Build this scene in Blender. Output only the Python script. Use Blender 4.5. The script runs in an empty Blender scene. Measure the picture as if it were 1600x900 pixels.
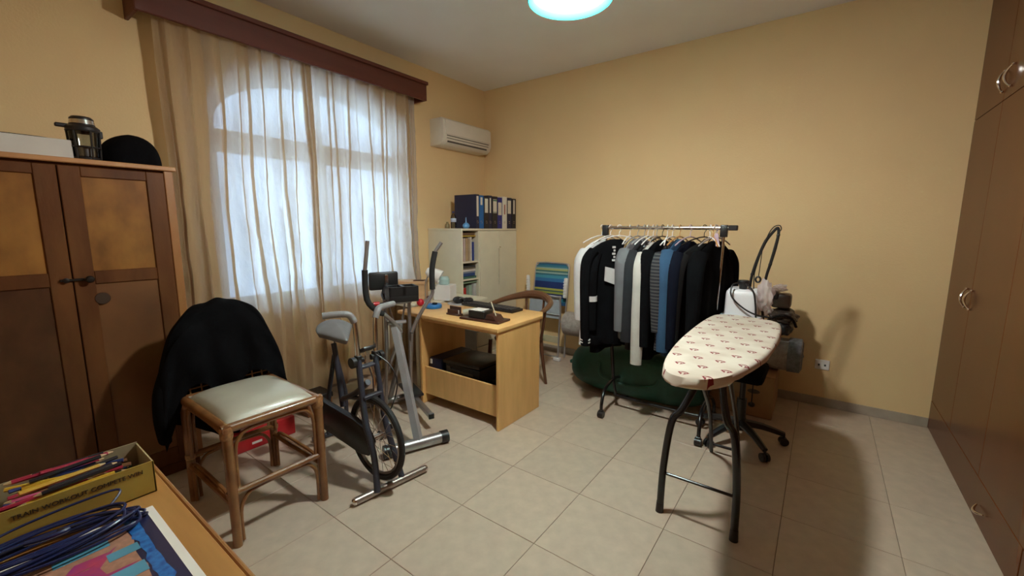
import bpy, bmesh, math, random
from mathutils import Vector, Matrix, noise
random.seed(7)
PI = math.pi
sc = bpy.context.scene
C = sc.collection

# ------------------------------------------------------------------ camera
F, PIT, YAW, ROL = 655.5, .1451, .6361, .0026
fw = Vector((-math.sin(YAW)*math.cos(PIT), math.cos(YAW)*math.cos(PIT), -math.sin(PIT)))
rt = Vector((math.cos(YAW), math.sin(YAW), 0)); u0 = rt.cross(fw)
rr = rt*math.cos(ROL)+u0*math.sin(ROL); uu = -rt*math.sin(ROL)+u0*math.cos(ROL)
cam = bpy.data.objects.new('camera', bpy.data.cameras.new('camera')); C.objects.link(cam)
cam.matrix_world = Matrix(((rr.x, uu.x, -fw.x, 0), (rr.y, uu.y, -fw.y, 0), (rr.z, uu.z, -fw.z, 1.44), (0, 0, 0, 1)))
cam.data.sensor_width = 36; cam.data.lens = F/1600*36; cam.data.clip_start = .02
sc.camera = cam
# ------------------------------------------------------------------ sky, light, exposure
w = bpy.data.worlds.new('sky'); sc.world = w; w.use_nodes = True
bg = w.node_tree.nodes['Background']; bg.inputs[0].default_value = (.47, .70, 1, 1); bg.inputs[1].default_value = 3.6
sc.view_settings.view_transform = 'Standard'; sc.view_settings.look = 'None'
sc.view_settings.exposure = 0.70; sc.view_settings.gamma = 1
LX, LY, LZ = -.986, 1.76, 2.43
ld = bpy.data.lights.new('bulb_light', 'POINT'); ld.shadow_soft_size = .07; ld.energy = 77; ld.color = (1, .92, .865)
lo = bpy.data.objects.new('bulb_light', ld); lo.location = (LX, LY, LZ-.004); C.objects.link(lo)

# ------------------------------------------------------------------ materials
def nn(nt, t, **k):
    n = nt.nodes.new(t)
    for a, b in k.items(): setattr(n, a, b)
    return n
MATS = {}
def mat(name, col, rough=.5, metal=0, var=.12, scale=8, bump=.0, bscale=60, stretch=(1, 1, 1), col2=None, spec=.5, coat=0, trans=0, objrand=0, detail=4):
    if name in MATS: return MATS[name]
    m = bpy.data.materials.new(name); m.use_nodes = True; nt = m.node_tree; p = nt.nodes['Principled BSDF']
    p.inputs['Roughness'].default_value = rough; p.inputs['Metallic'].default_value = metal
    p.inputs['Specular IOR Level'].default_value = spec; p.inputs['Coat Weight'].default_value = coat
    p.inputs['Transmission Weight'].default_value = trans
    tc = nn(nt, 'ShaderNodeTexCoord'); mp = nn(nt, 'ShaderNodeMapping'); mp.inputs['Scale'].default_value = stretch
    nt.links.new(tc.outputs['Object'], mp.inputs['Vector'])
    no = nn(nt, 'ShaderNodeTexNoise'); no.inputs['Scale'].default_value = scale; no.inputs['Detail'].default_value = detail
    nt.links.new(mp.outputs[0], no.inputs['Vector'])
    cr = nn(nt, 'ShaderNodeValToRGB')
    c2 = col2 if col2 else tuple(max(0, c*(1-var*2)) for c in col)
    cr.color_ramp.elements[0].position = .3; cr.color_ramp.elements[1].position = .7
    cr.color_ramp.elements[0].color = (*c2, 1); cr.color_ramp.elements[1].color = (*col, 1)
    nt.links.new(no.outputs['Fac'], cr.inputs[0]); last = cr.outputs[0]
    if objrand:
        oi = nn(nt, 'ShaderNodeObjectInfo'); mr = nn(nt, 'ShaderNodeMapRange'); mr.inputs[3].default_value = 1-objrand; mr.inputs[4].default_value = 1+objrand*.4
        nt.links.new(oi.outputs['Random'], mr.inputs[0])
        mx = nn(nt, 'ShaderNodeVectorMath', operation='SCALE'); nt.links.new(last, mx.inputs[0]); nt.links.new(mr.outputs[0], mx.inputs['Scale']); last = mx.outputs[0]
    nt.links.new(last, p.inputs['Base Color'])
    if bump:
        n2 = nn(nt, 'ShaderNodeTexNoise'); n2.inputs['Scale'].default_value = bscale; n2.inputs['Detail'].default_value = 3
        nt.links.new(mp.outputs[0], n2.inputs['Vector'])
        b = nn(nt, 'ShaderNodeBump'); b.inputs['Strength'].default_value = bump; b.inputs['Distance'].default_value = .01
        nt.links.new(n2.outputs['Fac'], b.inputs['Height']); nt.links.new(b.outputs[0], p.inputs['Normal'])
    MATS[name] = m; return m
wall_m = mat('wall_paint', (.80, .59, .31), .75, var=.03, scale=1.5, bump=.12, bscale=90)
ceil_m = mat('ceiling_paint', (.90, .90, .89), .85, var=.03, scale=1.5)
tile_m = mat('floor_tile', (.58, .475, .37), .36, col2=(.49, .40, .31), scale=14, objrand=.07, detail=8, bump=.03, bscale=40)
grout_m = mat('grout', (.22, .165, .11), .9)
base_m = mat('baseboard_tile', (.42, .36, .29), .4)
oldwood = mat('old_wood', (.15, .058, .019), .42, col2=(.085, .03, .011), scale=5, stretch=(1, 2, .5), bump=.05, spec=.2)
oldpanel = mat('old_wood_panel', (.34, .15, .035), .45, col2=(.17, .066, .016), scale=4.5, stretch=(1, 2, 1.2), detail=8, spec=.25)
oldpanel_shade = mat('old_wood_panel_shaded', (.10, .04, .016), .45, col2=(.055, .022, .010), scale=4.5, stretch=(1, 2, 1.2), detail=8, spec=.25)  # darker copy for the left lower panels, shade put into the wood colour
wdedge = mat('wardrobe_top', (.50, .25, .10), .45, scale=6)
cabm = mat('fitted_wood', (.135, .047, .013), .26, col2=(.095, .031, .009), scale=3, stretch=(1, 5, .5), spec=.15)
pelm = mat('pelmet_wood', (.125, .03, .016), .45, scale=6, stretch=(1, .4, 3))
beech = mat('beech', (.82, .50, .20), .42, col2=(.70, .41, .15), scale=5, stretch=(1.5, 1.5, 8) and (6, 1, 1))
beechv = mat('beech_vertical', (.80, .47, .175), .42, col2=(.68, .38, .13), scale=4, stretch=(4, 4, .6))
deskwood = mat('desk_wood', (.46, .22, .065), .38, col2=(.36, .165, .045), scale=5, stretch=(.6, 6, 6))
rattan = mat('rattan', (.30, .135, .045), .3, col2=(.16, .068, .022), scale=10, coat=.3)
bentwood = mat('bentwood', (.15, .065, .03), .3, scale=8)
vinyl = mat('cream_vinyl', (.50, .49, .40), .35, var=.05, coat=.2)
blackcloth = mat('black_cloth', (.005, .005, .006), .95, var=.2, bump=.15, bscale=200, spec=.06)
black = mat('black_plastic', (.012, .012, .013), .4, var=.1)
blackgl = mat('black_enamel', (.008, .008, .009), .22, var=.1)
foam = mat('black_foam', (.012, .012, .012), .85)
chrome = mat('chrome', (.75, .74, .72), .18, metal=1, var=.03)
steel = mat('steel_grey', (.40, .40, .40), .35, metal=.8, var=.08)
greygrip = mat('grey_grip', (.24, .24, .245), .4, var=.05)
slate = mat('slate_paint', (.035, .038, .055), .4, var=.1)
greyseat = mat('grey_saddle', (.19, .19, .195), .6, var=.1)
creamlam = mat('cream_laminate', (.72, .68, .52), .4, var=.03)
white = mat('white_plastic', (.80, .80, .78), .35, var=.03)
whitecloth = mat('white_cloth', (.80, .80, .78), .85, var=.08)
teal = mat('lamp_rim_glass', (.01, .22, .22), .15, var=.05)
card = mat('cardboard', (.42, .25, .12), .8, var=.08)
yellow = mat('yellow_card', (.50, .36, .07), .6, var=.12)
kraft = mat('box_inside', (.42, .34, .2), .8)
lettering_m = mat('lettering_ink', (.03, .025, .01), .7)
redm = mat('red_plastic', (.50, .015, .02), .4)
blue = mat('blue_plastic', (.02, .20, .55), .4)
green_m = mat('green_canvas', (.014, .082, .055), .6, var=.2, bump=.1)
rugm = mat('grey_rug', (.40, .36, .32), .95, var=.15, scale=40, bump=.4, bscale=120)
rugend = mat('rug_end', (.22, .24, .26), .95, var=.2, scale=40, bump=.4, bscale=120)
paper = mat('paper', (.82, .80, .74), .8, var=.04)
def colour(name, c, r=.6, **k): return mat(name, c, r, **k)

# curtain fabric: thin cloth that scatters and lets light through
def curtain_mat(name, col, tcol, ftr=.45, fopen=.1):
    m = bpy.data.materials.new(name); m.use_nodes = True; nt = m.node_tree; nt.nodes.remove(nt.nodes['Principled BSDF'])
    out = nt.nodes['Material Output']
    d = nn(nt, 'ShaderNodeBsdfDiffuse'); d.inputs[0].default_value = (*col, 1)
    t = nn(nt, 'ShaderNodeBsdfTranslucent'); t.inputs[0].default_value = (*tcol, 1)
    tr = nn(nt, 'ShaderNodeBsdfTransparent'); tr.inputs[0].default_value = (1, 1, 1, 1)
    a = nn(nt, 'ShaderNodeMixShader'); a.inputs[0].default_value = ftr
    b = nn(nt, 'ShaderNodeMixShader')
    tc = nn(nt, 'ShaderNodeTexCoord'); mp = nn(nt, 'ShaderNodeMapping'); mp.inputs['Scale'].default_value = (3, 14, 1.2)
    no = nn(nt, 'ShaderNodeTexNoise'); no.inputs['Scale'].default_value = 1.5
    mr = nn(nt, 'ShaderNodeMapRange'); mr.inputs[1].default_value = .3; mr.inputs[2].default_value = .75; mr.inputs[3].default_value = fopen*.5; mr.inputs[4].default_value = fopen*1.6
    nt.links.new(tc.outputs['Object'], mp.inputs[0]); nt.links.new(mp.outputs[0], no.inputs['Vector']); nt.links.new(no.outputs['Fac'], mr.inputs[0])
    nt.links.new(mr.outputs[0], b.inputs[0])
    mp2 = nn(nt, 'ShaderNodeMapping'); mp2.inputs['Rotation'].default_value = (.6, 0, 0); mp2.inputs['Scale'].default_value = (6, 16, 6)
    wn = nn(nt, 'ShaderNodeTexNoise'); wn.inputs['Scale'].default_value = 1.0; wn.inputs['Detail'].default_value = 5; bp_ = nn(nt, 'ShaderNodeBump'); bp_.inputs['Strength'].default_value = .55; bp_.inputs['Distance'].default_value = .03
    nt.links.new(tc.outputs['Object'], mp2.inputs[0]); nt.links.new(mp2.outputs[0], wn.inputs['Vector']); nt.links.new(wn.outputs['Fac'], bp_.inputs['Height'])
    nt.links.new(bp_.outputs[0], d.inputs['Normal']); nt.links.new(bp_.outputs[0], t.inputs['Normal'])
    nt.links.new(d.outputs[0], a.inputs[1]); nt.links.new(t.outputs[0], a.inputs[2])
    nt.links.new(a.outputs[0], b.inputs[1]); nt.links.new(tr.outputs[0], b.inputs[2]); nt.links.new(b.outputs[0], out.inputs[0])
    MATS[name] = m; return m
curt_m = curtain_mat('curtain_fabric', (.60, .46, .28), (.94, .86, .74), .5, .06)
sheer_m = curtain_mat('sheer_lace', (.6, .55, .5), (.7, .65, .6), .4, .4)
def glass_mat(name, tint=(1, 1, 1), k=.9):
    m = bpy.data.materials.new(name); m.use_nodes = True; nt = m.node_tree; nt.nodes.remove(nt.nodes['Principled BSDF'])
    out = nt.nodes['Material Output']; tr = nn(nt, 'ShaderNodeBsdfTransparent'); tr.inputs[0].default_value = (*tint, 1)
    g = nn(nt, 'ShaderNodeBsdfGlossy'); g.inputs['Roughness'].default_value = .03
    fr = nn(nt, 'ShaderNodeFresnel'); fr.inputs[0].default_value = 1.5
    mx = nn(nt, 'ShaderNodeMixShader'); nt.links.new(fr.outputs[0], mx.inputs[0]); nt.links.new(tr.outputs[0], mx.inputs[1]); nt.links.new(g.outputs[0], mx.inputs[2])
    nt.links.new(mx.outputs[0], out.inputs[0]); MATS[name] = m; return m
glass_m = glass_mat('window_glass', (.96, .98, 1))
jar_m = glass_mat('clear_jar', (.80, .82, .82))
plasticwrap = curtain_mat('clear_plastic', (.75, .68, .68), (.8, .72, .72), .3, .4)

# ------------------------------------------------------------------ mesh builder (all in world coordinates)
class B:
    def __init__(s): s.bm = bmesh.new(); s.n = 0
    def _fin(s, vs, M, mi=0):
        if M is not None: bmesh.ops.transform(s.bm, matrix=M, verts=vs)
        fs = set(f for v in vs for f in v.link_faces)
        for f in fs: f.material_index = mi
    def box(s, a, b, bev=.003, M=None, mi=0):
        r = bmesh.ops.create_cube(s.bm, size=1); vs = r['verts']
        sx, sy, sz = [max(abs(b[i]-a[i]), 1e-4) for i in range(3)]; c = [(a[i]+b[i])/2 for i in range(3)]
        for v in vs: v.co = Vector((v.co.x*sx+c[0], v.co.y*sy+c[1], v.co.z*sz+c[2]))
        bev = min(bev, sx*.45, sy*.45, sz*.45)
        if bev > .0004:
            es = list(set(e for v in vs for e in v.link_edges))
            r = bmesh.ops.bevel(s.bm, geom=es, offset=bev, segments=2 if bev > .004 else 1, affect='EDGES', profile=.5)
            vs = list(set([v for v in vs if v.is_valid]+r['verts']))
        s._fin(vs, M, mi); return s
    def tube(s, pts, r, seg=10, closed=False, mi=0, cap=True, flat=1, smooth=0):
        pts = [Vector(p) for p in pts]
        if smooth: pts = spline(pts, smooth, closed)
        n = len(pts); rs = r if isinstance(r, (list, tuple)) else [r]*n
        if len(rs) != n: rs = [rs[min(len(rs)-1, int(i*(len(rs)-1)/(n-1)))]*(1-(i*(len(rs)-1)/(n-1) % 1)) + rs[min(len(rs)-1, int(i*(len(rs)-1)/(n-1))+1)]*((i*(len(rs)-1)/(n-1)) % 1) for i in range(n)]
        rings = []; up = None
        for i, p in enumerate(pts):
            t = (pts[(i+1) % n]-pts[i-1]) if closed else (pts[min(i+1, n-1)]-pts[max(i-1, 0)])
            t.normalize()
            if up is None:
                up = Vector((0, 0, 1)) if abs(t.z) < .9 else Vector((0, 1, 0))
            x = up.cross(t)
            if x.length < 1e-4: x = Vector((1, 0, 0))
            x.normalize(); y = t.cross(x); up = y
            rings.append([s.bm.verts.new(p+(x*math.cos(k*2*PI/seg)+y*math.sin(k*2*PI/seg)*flat)*rs[i]) for k in range(seg)])
        fs = []
        for i in range(n if closed else n-1):
            a, b = rings[i], rings[(i+1) % n]
            for k in range(seg): fs.append(s.bm.faces.new((a[k], a[(k+1) % seg], b[(k+1) % seg], b[k])))
        if cap and not closed:
            fs.append(s.bm.faces.new(rings[0][::-1])); fs.append(s.bm.faces.new(rings[-1]))
        for f in fs: f.material_index = mi
        return s
    def lathe(s, prof, c, seg=24, axis=(0, 0, 1), mi=0, sx=1, sy=1):
        q = Vector((0, 0, 1)).rotation_difference(Vector(axis)).to_matrix(); c = Vector(c); rings = []
        for (r, z) in prof:
            if r < 1e-5: rings.append([s.bm.verts.new(c+q@Vector((0, 0, z)))])
            else: rings.append([s.bm.verts.new(c+q@Vector((r*sx*math.cos(k*2*PI/seg), r*sy*math.sin(k*2*PI/seg), z))) for k in range(seg)])
        for a, b in zip(rings, rings[1:]):
            for k in range(seg):
                k2 = (k+1) % seg
                if len(a) == 1 and len(b) == 1: continue
                if len(a) == 1: f = s.bm.faces.new((a[0], b[k2], b[k]))
                elif len(b) == 1: f = s.bm.faces.new((a[k], a[k2], b[0]))
                else: f = s.bm.faces.new((a[k], a[k2], b[k2], b[k]))
                f.material_index = mi
        return s
    def cyl(s, p, q, r, seg=20, mi=0, r2=None):
        return s.tube([p, q], [r, r2 if r2 is not None else r], seg, mi=mi)
    def prism(s, outline, off, mi=0, bev=0):
        off = Vector(off); a = [s.bm.verts.new(Vector(p)) for p in outline]; b = [s.bm.verts.new(Vector(p)+off) for p in outline]
        n = len(a); fs = [s.bm.faces.new(a[::-1]), s.bm.faces.new(b)]
        for k in range(n): fs.append(s.bm.faces.new((a[k], a[(k+1) % n], b[(k+1) % n], b[k])))
        if bev:
            es = list(set(e for f in fs[:2] for e in f.edges))
            bmesh.ops.bevel(s.bm, geom=es, offset=bev, segments=2, affect='EDGES', profile=.5)
        else:
            for f in fs: f.material_index = mi
        return s
    def grid(s, f, nu, nv, mi=0, closeu=False):
        g = [[s.bm.verts.new(Vector(f(i/(nu if closeu else nu-1), j/(nv-1)))) for j in range(nv)] for i in range(nu)]
        for i in range(nu if closeu else nu-1):
            for j in range(nv-1):
                fc = s.bm.faces.new((g[i][j], g[(i+1) % nu][j], g[(i+1) % nu][j+1], g[i][j+1])); fc.material_index = mi
        return s
    def ball(s, c, r, sub=2, sc3=(1, 1, 1), mi=0, jit=0):
        res = bmesh.ops.create_icosphere(s.bm, subdivisions=sub, radius=1); c = Vector(c)
        for v in res['verts']:
            k = 1+jit*noise.noise(v.co*2.3+c*7)
            v.co = Vector((v.co.x*r*sc3[0]*k, v.co.y*r*sc3[1]*k, v.co.z*r*sc3[2]*k))+c
        s._fin(res['verts'], None, mi); return s
    def rot(s, c, rz=0, rx=0, ry=0):
        c = Vector(c); M = Matrix.Translation(c)@Matrix.Rotation(rz, 4, 'Z')@Matrix.Rotation(ry, 4, 'Y')@Matrix.Rotation(rx, 4, 'X')@Matrix.Translation(-c)
        bmesh.ops.transform(s.bm, matrix=M, verts=s.bm.verts[:]); return s
def spline(P, k, closed=False):
    n = len(P); out = []
    R = range(n) if closed else range(n-1)
    for i in R:
        if closed: a, b, c, d = P[i-1], P[i], P[(i+1) % n], P[(i+2) % n]
        else: a, b, c, d = P[max(i-1, 0)], P[i], P[i+1], P[min(i+2, n-1)]
        for j in range(k):
            t = j/k
            out.append(.5*((2*b)+(c-a)*t+(2*a-5*b+4*c-d)*t*t+(3*b-a-3*c+d)*t**3))
    if not closed: out.append(P[-1].copy())
    return out
def root_of(o):
    while o.parent: o = o.parent
    return o
def obj(name, b, m, parent=None, label=None, loc=None, ang=35, recalc=True):
    me = bpy.data.meshes.new(name)
    if recalc: bmesh.ops.recalc_face_normals(b.bm, faces=b.bm.faces[:])
    b.bm.to_mesh(me); b.bm.free()
    for q in (m if isinstance(m, (list, tuple)) else [m]): me.materials.append(q)
    for p in me.polygons: p.use_smooth = True
    me.set_sharp_from_angle(angle=math.radians(ang))
    o = bpy.data.objects.new(name, me); C.objects.link(o)
    if parent is not None:
        r = root_of(parent); me.transform(RM[r.name].inverted()); o.parent = parent
    elif loc is not None:
        me.transform(Matrix.Translation(-Vector(loc))); o.location = loc; RM[o.name] = Matrix.Translation(loc)
    else: RM[o.name] = Matrix.Identity(4)
    if label: o['label'] = label
    return o
RM = {}
def thing(name, label, cat, loc, group=None):
    o = bpy.data.objects.new(name, None); o.empty_display_size = .05; C.objects.link(o); o.location = loc
    RM[o.name] = Matrix.Translation(loc); o['label'] = label; o['category'] = cat
    if group: o['group'] = group
    return o
def tag(o, label, cat, group=None):
    o['label'] = label; o['category'] = cat
    if group: o['group'] = group
    return o
def struct(name, b, m, **k):
    o = obj(name, b, m, **k); o['kind'] = 'structure'; return o
def text_obj(s, size, M, m, parent, name='lettering', ext=.0006):
    cu = bpy.data.curves.new(name, 'FONT'); cu.body = s; cu.size = size; cu.extrude = ext; cu.align_x = 'CENTER'; cu.align_y = 'CENTER'
    t = bpy.data.objects.new(name, cu); C.objects.link(t)
    dg = bpy.context.evaluated_depsgraph_get(); me = bpy.data.meshes.new_from_object(t.evaluated_get(dg))
    C.objects.unlink(t); bpy.data.objects.remove(t)
    me.materials.clear(); me.materials.append(m); me.transform(M)
    o = bpy.data.objects.new(name, me); C.objects.link(o)
    me.transform(RM[root_of(parent).name].inverted()); o.parent = parent
    return o
def frame(o, x, y):   # matrix with given x and y directions at o
    x = Vector(x).normalized(); y = Vector(y); y = (y-x*y.dot(x)).normalized(); z = x.cross(y); o = Vector(o)
    return Matrix(((x.x, y.x, z.x, o.x), (x.y, y.y, z.y, o.y), (x.z, y.z, z.z, o.z), (0, 0, 0, 1)))

# ------------------------------------------------------------------ room
XW, XC, YB, YF, ZC = -3.47, .725, 4.117, -1.1, 3.06
XR = XC+.62
fl = struct('floor', B().box((XW-.1, YF-.1, -.12), (XR+.1, YB+.1, -.004), 0), grout_m)
full = None; s_ = .45; g_ = .0022
ix0 = math.floor((XW+1.40)/s_); ix1 = math.ceil((XC+.02+1.40)/s_); iy0 = math.floor((YF-1.46)/s_); iy1 = math.ceil((YB-1.46)/s_)
for i in range(ix0, ix1):
    for j in range(iy0, iy1):
        xa, xb = max(-1.40+i*s_, XW), min(-1.40+(i+1)*s_, XC+.02); ya, yb = max(1.46+j*s_, YF), min(1.46+(j+1)*s_, YB)
        if xb-xa < .01 or yb-ya < .01: continue
        whole = xb-xa > s_-.001 and yb-ya > s_-.001
        cx, cy = (xa+xb)/2, (ya+yb)/2
        if whole and full is not None:
            o = bpy.data.objects.new('tile', full)
            C.objects.link(o)
        else:
            o = obj('tile', B().box((xa-cx+g_/2, ya-cy+g_/2, -.008), (xb-cx-g_/2, yb-cy-g_/2, 0), .0012), tile_m, fl)
            if whole: full = o.data
        o.parent = fl; o.location = (cx, cy, random.uniform(-.0005, 0))
struct('ceiling', B().box((XW-.1, YF-.1, ZC), (XR+.1, YB+.1, ZC+.1), 0), ceil_m)
struct('wall_back', B().box((XW-.1, YB, -.1), (XR+.1, YB+.12, ZC+.05), 0), wall_m)
struct('wall_front', B().box((XW-.1, YF-.12, -.1), (XR+.1, YF, ZC+.05), 0), wall_m)
struct('wall_right', B().box((XR, YF, -.1), (XR+.12, YB, ZC+.05), 0), wall_m)
# window wall with an arched opening
WY0, WY1, WZ0, WZS, WRISE = 1.20, 2.88, .84, 2.18, .43
wc, wa = (WY0+WY1)/2, (WY1-WY0)/2
def archz(y): return WZS+WRISE*math.sqrt(max(0, 1-((y-wc)/wa)**2))
b = B(); T0, T1 = XW-.22, XW
def slab(b, ya, yb, za, zb): b.box((T0, ya, za), (T1, yb, zb), 0)
slab(b, YF-.1, WY0, -.1, ZC+.05); slab(b, WY1, YB+.1, -.1, ZC+.05); slab(b, WY0, WY1, -.1, WZ0)
N = 32
for k in range(N):
    ya, yb = wc-wa*math.cos(PI*k/N), wc-wa*math.cos(PI*(k+1)/N)
    b.prism([(T0, ya, archz(ya)), (T0, yb, archz(yb)), (T0, yb, ZC+.05), (T0, ya, ZC+.05)], (T1-T0, 0, 0))
struct('wall_left', b, wall_m, ang=20)
frm = mat('window_frame_white', (.82, .82, .80), .4, var=.02)
win = bpy.data.objects.new('window_1', None); C.objects.link(win); win['kind'] = 'structure'; win.location = (XW-.14, wc, WZ0); RM['window_1'] = Matrix.Translation(win.location)
fx0, fx1 = XW-.17, XW-.11; fw_ = .055
b = B(); b.box((fx0, WY0, WZ0), (fx1, WY1, WZ0+fw_)); b.box((fx0, WY0, WZ0), (fx1, WY0+fw_, WZS)); b.box((fx0, WY1-fw_, WZ0), (fx1, WY1, WZS))
for k in range(N):
    A = [wc-wa*math.cos(PI*k/N), wc-wa*math.cos(PI*(k+1)/N)]; I = [wc-(wa-fw_)*math.cos(PI*k/N), wc-(wa-fw_)*math.cos(PI*(k+1)/N)]
    zi = [WZS+(WRISE-fw_)*math.sin(PI*kk/N) for kk in (k, k+1)]
    b.prism([(fx0, A[0], archz(A[0])), (fx0, A[1], archz(A[1])), (fx0, I[1], zi[1]), (fx0, I[0], zi[0])], (fx1-fx0, 0, 0))
obj('window_frame', b, frm, win)
obj('transom', B().box((fx0, WY0, 1.975), (fx1, WY1, 2.135)), frm, win)
obj('mullion', B().box((fx0, wc-.05, WZ0), (fx1, wc+.05, 1.975)), frm, win)
obj('mullion', B().box((fx0+.005, wc-.03, 2.135), (fx1-.005, wc+.03, WZS+WRISE-.03)), frm, win)
for ya, yb in ((WY0, wc), (wc, WY1)):
    obj('pane', B().box((XW-.143, ya+.04, WZ0+.04), (XW-.139, yb-.04, 1.98), 0), glass_m, win)
pts = [(XW-.143, WY0+.04, 2.13), (XW-.143, WY1-.04, 2.13)]+[(XW-.143, wc+(wa-.04)*math.cos(PI*k/16), WZS+(WRISE-.03)*math.sin(PI*k/16)) for k in range(17)]
obj('pane', B().prism(pts, (.004, 0, 0)), glass_m, win)
obj('window_sill', B().box((XW-.22, WY0-.02, WZ0-.03), (XW+.03, WY1+.02, WZ0), .004), mat('sill_stone', (.6, .56, .5), .4), win)
# baseboards
bb = struct('baseboard_back', B().box((XW, YB-.012, 0), (XC, YB, .072), .002), base_m)
struct('baseboard_left', B().box((XW, YF, 0), (XW+.012, YB-.012, .072), .002), base_m)
# wall socket
t = thing('wall_socket', 'white double wall socket low on the yellow wall beside the rug roll', 'socket', (.08, YB, .345))
obj('socket_plate', B().box((.03, YB-.010, .305), (.125, YB-.001, .385), .003), white, t)
obj('socket_holes', B().box((.05, YB-.0115, .335), (.062, YB-.010, .350), 0).box((.09, YB-.0115, .335), (.102, YB-.010, .350), 0), black, t)

# ------------------------------------------------------------------ pelmet
t = thing('pelmet', 'dark red-brown wooden curtain pelmet above the window', 'pelmet', (XW, 1.9, 2.66))
P0, P1 = .80, 2.985
obj('front_board', B().box((-3.27, P0, 2.655), (-3.245, P1, 2.80), .003), pelm, t)
obj('top_board', B().box((XW, P0-.012, 2.80), (-3.23, P1+.012, 2.83), .004), pelm, t)
for y in (P0, P1-.02): obj('end_board', B().box((XW, y, 2.655), (-3.27, y+.02, 2.80), .003), pelm, t)
obj('curtain_track', B().box((-3.36, P0+.02, 2.77), (-3.33, P1-.02, 2.80), .001), white, t)
# ------------------------------------------------------------------ curtains
def curtain(y0, y1, npl, xb, zt, zb, seed, amp=.03, dense=(0, 0), tw=.0075):
    """cloth with narrow sewn tucks (cloth folded back on itself) between irregular soft folds"""
    rnd = random.Random(seed); nv = 52
    ts = [y0+(y1-y0)*(k+.5+rnd.uniform(-.22, .22))/npl for k in range(npl)]
    ts += [y0+.012+.02*k for k in range(dense[0])]+[y1-.012-.02*k for k in range(dense[1])]; ts.sort()
    cols = []; prev = y0
    for t_ in ts+[None]:
        e_ = (t_-tw if t_ is not None else y1)
        nseg = max(1, int((e_-prev)/.014))
        for k in range(nseg+(1 if t_ is None else 0)): cols.append((prev+(e_-prev)*k/nseg, 0))
        if t_ is None: break
        w_ = tw*rnd.uniform(.7, 1.35)
        cols += [(t_, .002), (t_+w_, 0), (t_+w_*.3, -.0035), (t_-w_, -.005), (t_-w_*.3, -.0075), (t_+w_*1.1, -.006)]
        prev = t_+w_*1.4
    L = (y1-y0)/npl
    def f(u, v):
        y, dx = cols[int(round(u*(len(cols)-1)))]; z = zt+(zb-zt)*v
        q = y/L; g = .55+.75*min(1, v*1.5)
        n1 = noise.noise(Vector((q*.42, z*.55, seed))); n2 = noise.noise(Vector((q*.9, z*.9, seed+20)))
        x = xb+dx+amp*g*(.9*math.sin(2*PI*q*.78+2.6*n1+seed)+.8*n2)
        x += .012*noise.noise(Vector((y*16+z*5, z*5, seed+4)))*g+.006*noise.noise(Vector((y*34-z*16, z*12, seed+5)))
        yy = y+.085*v*noise.noise(Vector((y*2.2, z*.85, seed+9)))+.03*noise.noise(Vector((y*6, z*1.5, seed+2)))*v
        yy += .010*math.cos(2*PI*q*.78+2.6*n1+seed)*g
        return (x, yy, z)
    b = B(); b.grid(f, len(cols), nv); return b
cp = thing('curtain', 'cream pleated curtain over the left half of the window, behind the rattan chair', 'curtain', (-3.33, 1.4, .04), 'curtains at the window')
obj('drape', curtain(.90, 1.86, 10, -3.335, 2.77, .05, 3, dense=(1, 3)), curt_m, cp, ang=80, recalc=False)
cp2 = thing('curtain', 'cream pleated curtain hanging over the right half of the window, behind the stepper', 'curtain', (-3.33, 2.3, .04), 'curtains at the window')
obj('drape', curtain(1.82, 2.86, 10, -3.355, 2.77, .05, 8, dense=(2, 2)), curt_m, cp2, ang=80, recalc=False)
tag(obj('lace_curtain', curtain(2.82, 2.965, 3, -3.40, 2.76, .06, 5, amp=.01), sheer_m, ang=80, recalc=False), 'narrow greyish lace strip of curtain at the right end of the pelmet', 'curtain')

# ------------------------------------------------------------------ ceiling lamp
t = thing('ceiling_lamp', 'round glass pendant lamp with a glowing disc and turquoise rim', 'lamp', (LX, LY, ZC))
obj('ceiling_rose', B().lathe([(0, 0), (.05, 0), (.045, -.03), (.012, -.045), (0, -.045)], (LX, LY, ZC)), white, t)
obj('cord', B().cyl((LX, LY, ZC-.04), (LX, LY, LZ+.13), .004, 8), white, t)
obj('shade', B().lathe([(.03, .13), (.035, .12), (.08, .095), (.13, .06), (.165, .02), (.17, .018), (.135, .058), (.08, .088), (.03, .115), (.03, .13)], (LX, LY, LZ), 40), curtain_mat('shade_opal_glass', (.45, .88, .86), (.60, .95, .93), .72, .14), t)
obj('rim', B().lathe([(.168, .022), (.187, .004), (.188, -.003), (.184, -.006), (.170, .0), (.162, .012), (.168, .022)], (LX, LY, LZ), 48), teal, t)
em = bpy.data.materials.new('lamp_glow'); em.use_nodes = True; p = em.node_tree.nodes['Principled BSDF']
p.inputs['Base Color'].default_value = (.3, .8, .8, 1); p.inputs['Emission Color'].default_value = (.55, 1, .98, 1); p.inputs['Emission Strength'].default_value = 1.5
obj('diffuser', B().lathe([(0, .074), (.06, .072), (.118, .060), (.120, .056), (.118, .054), (.06, .066), (0, .068)], (LX, LY, LZ), 40), em, t)

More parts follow.
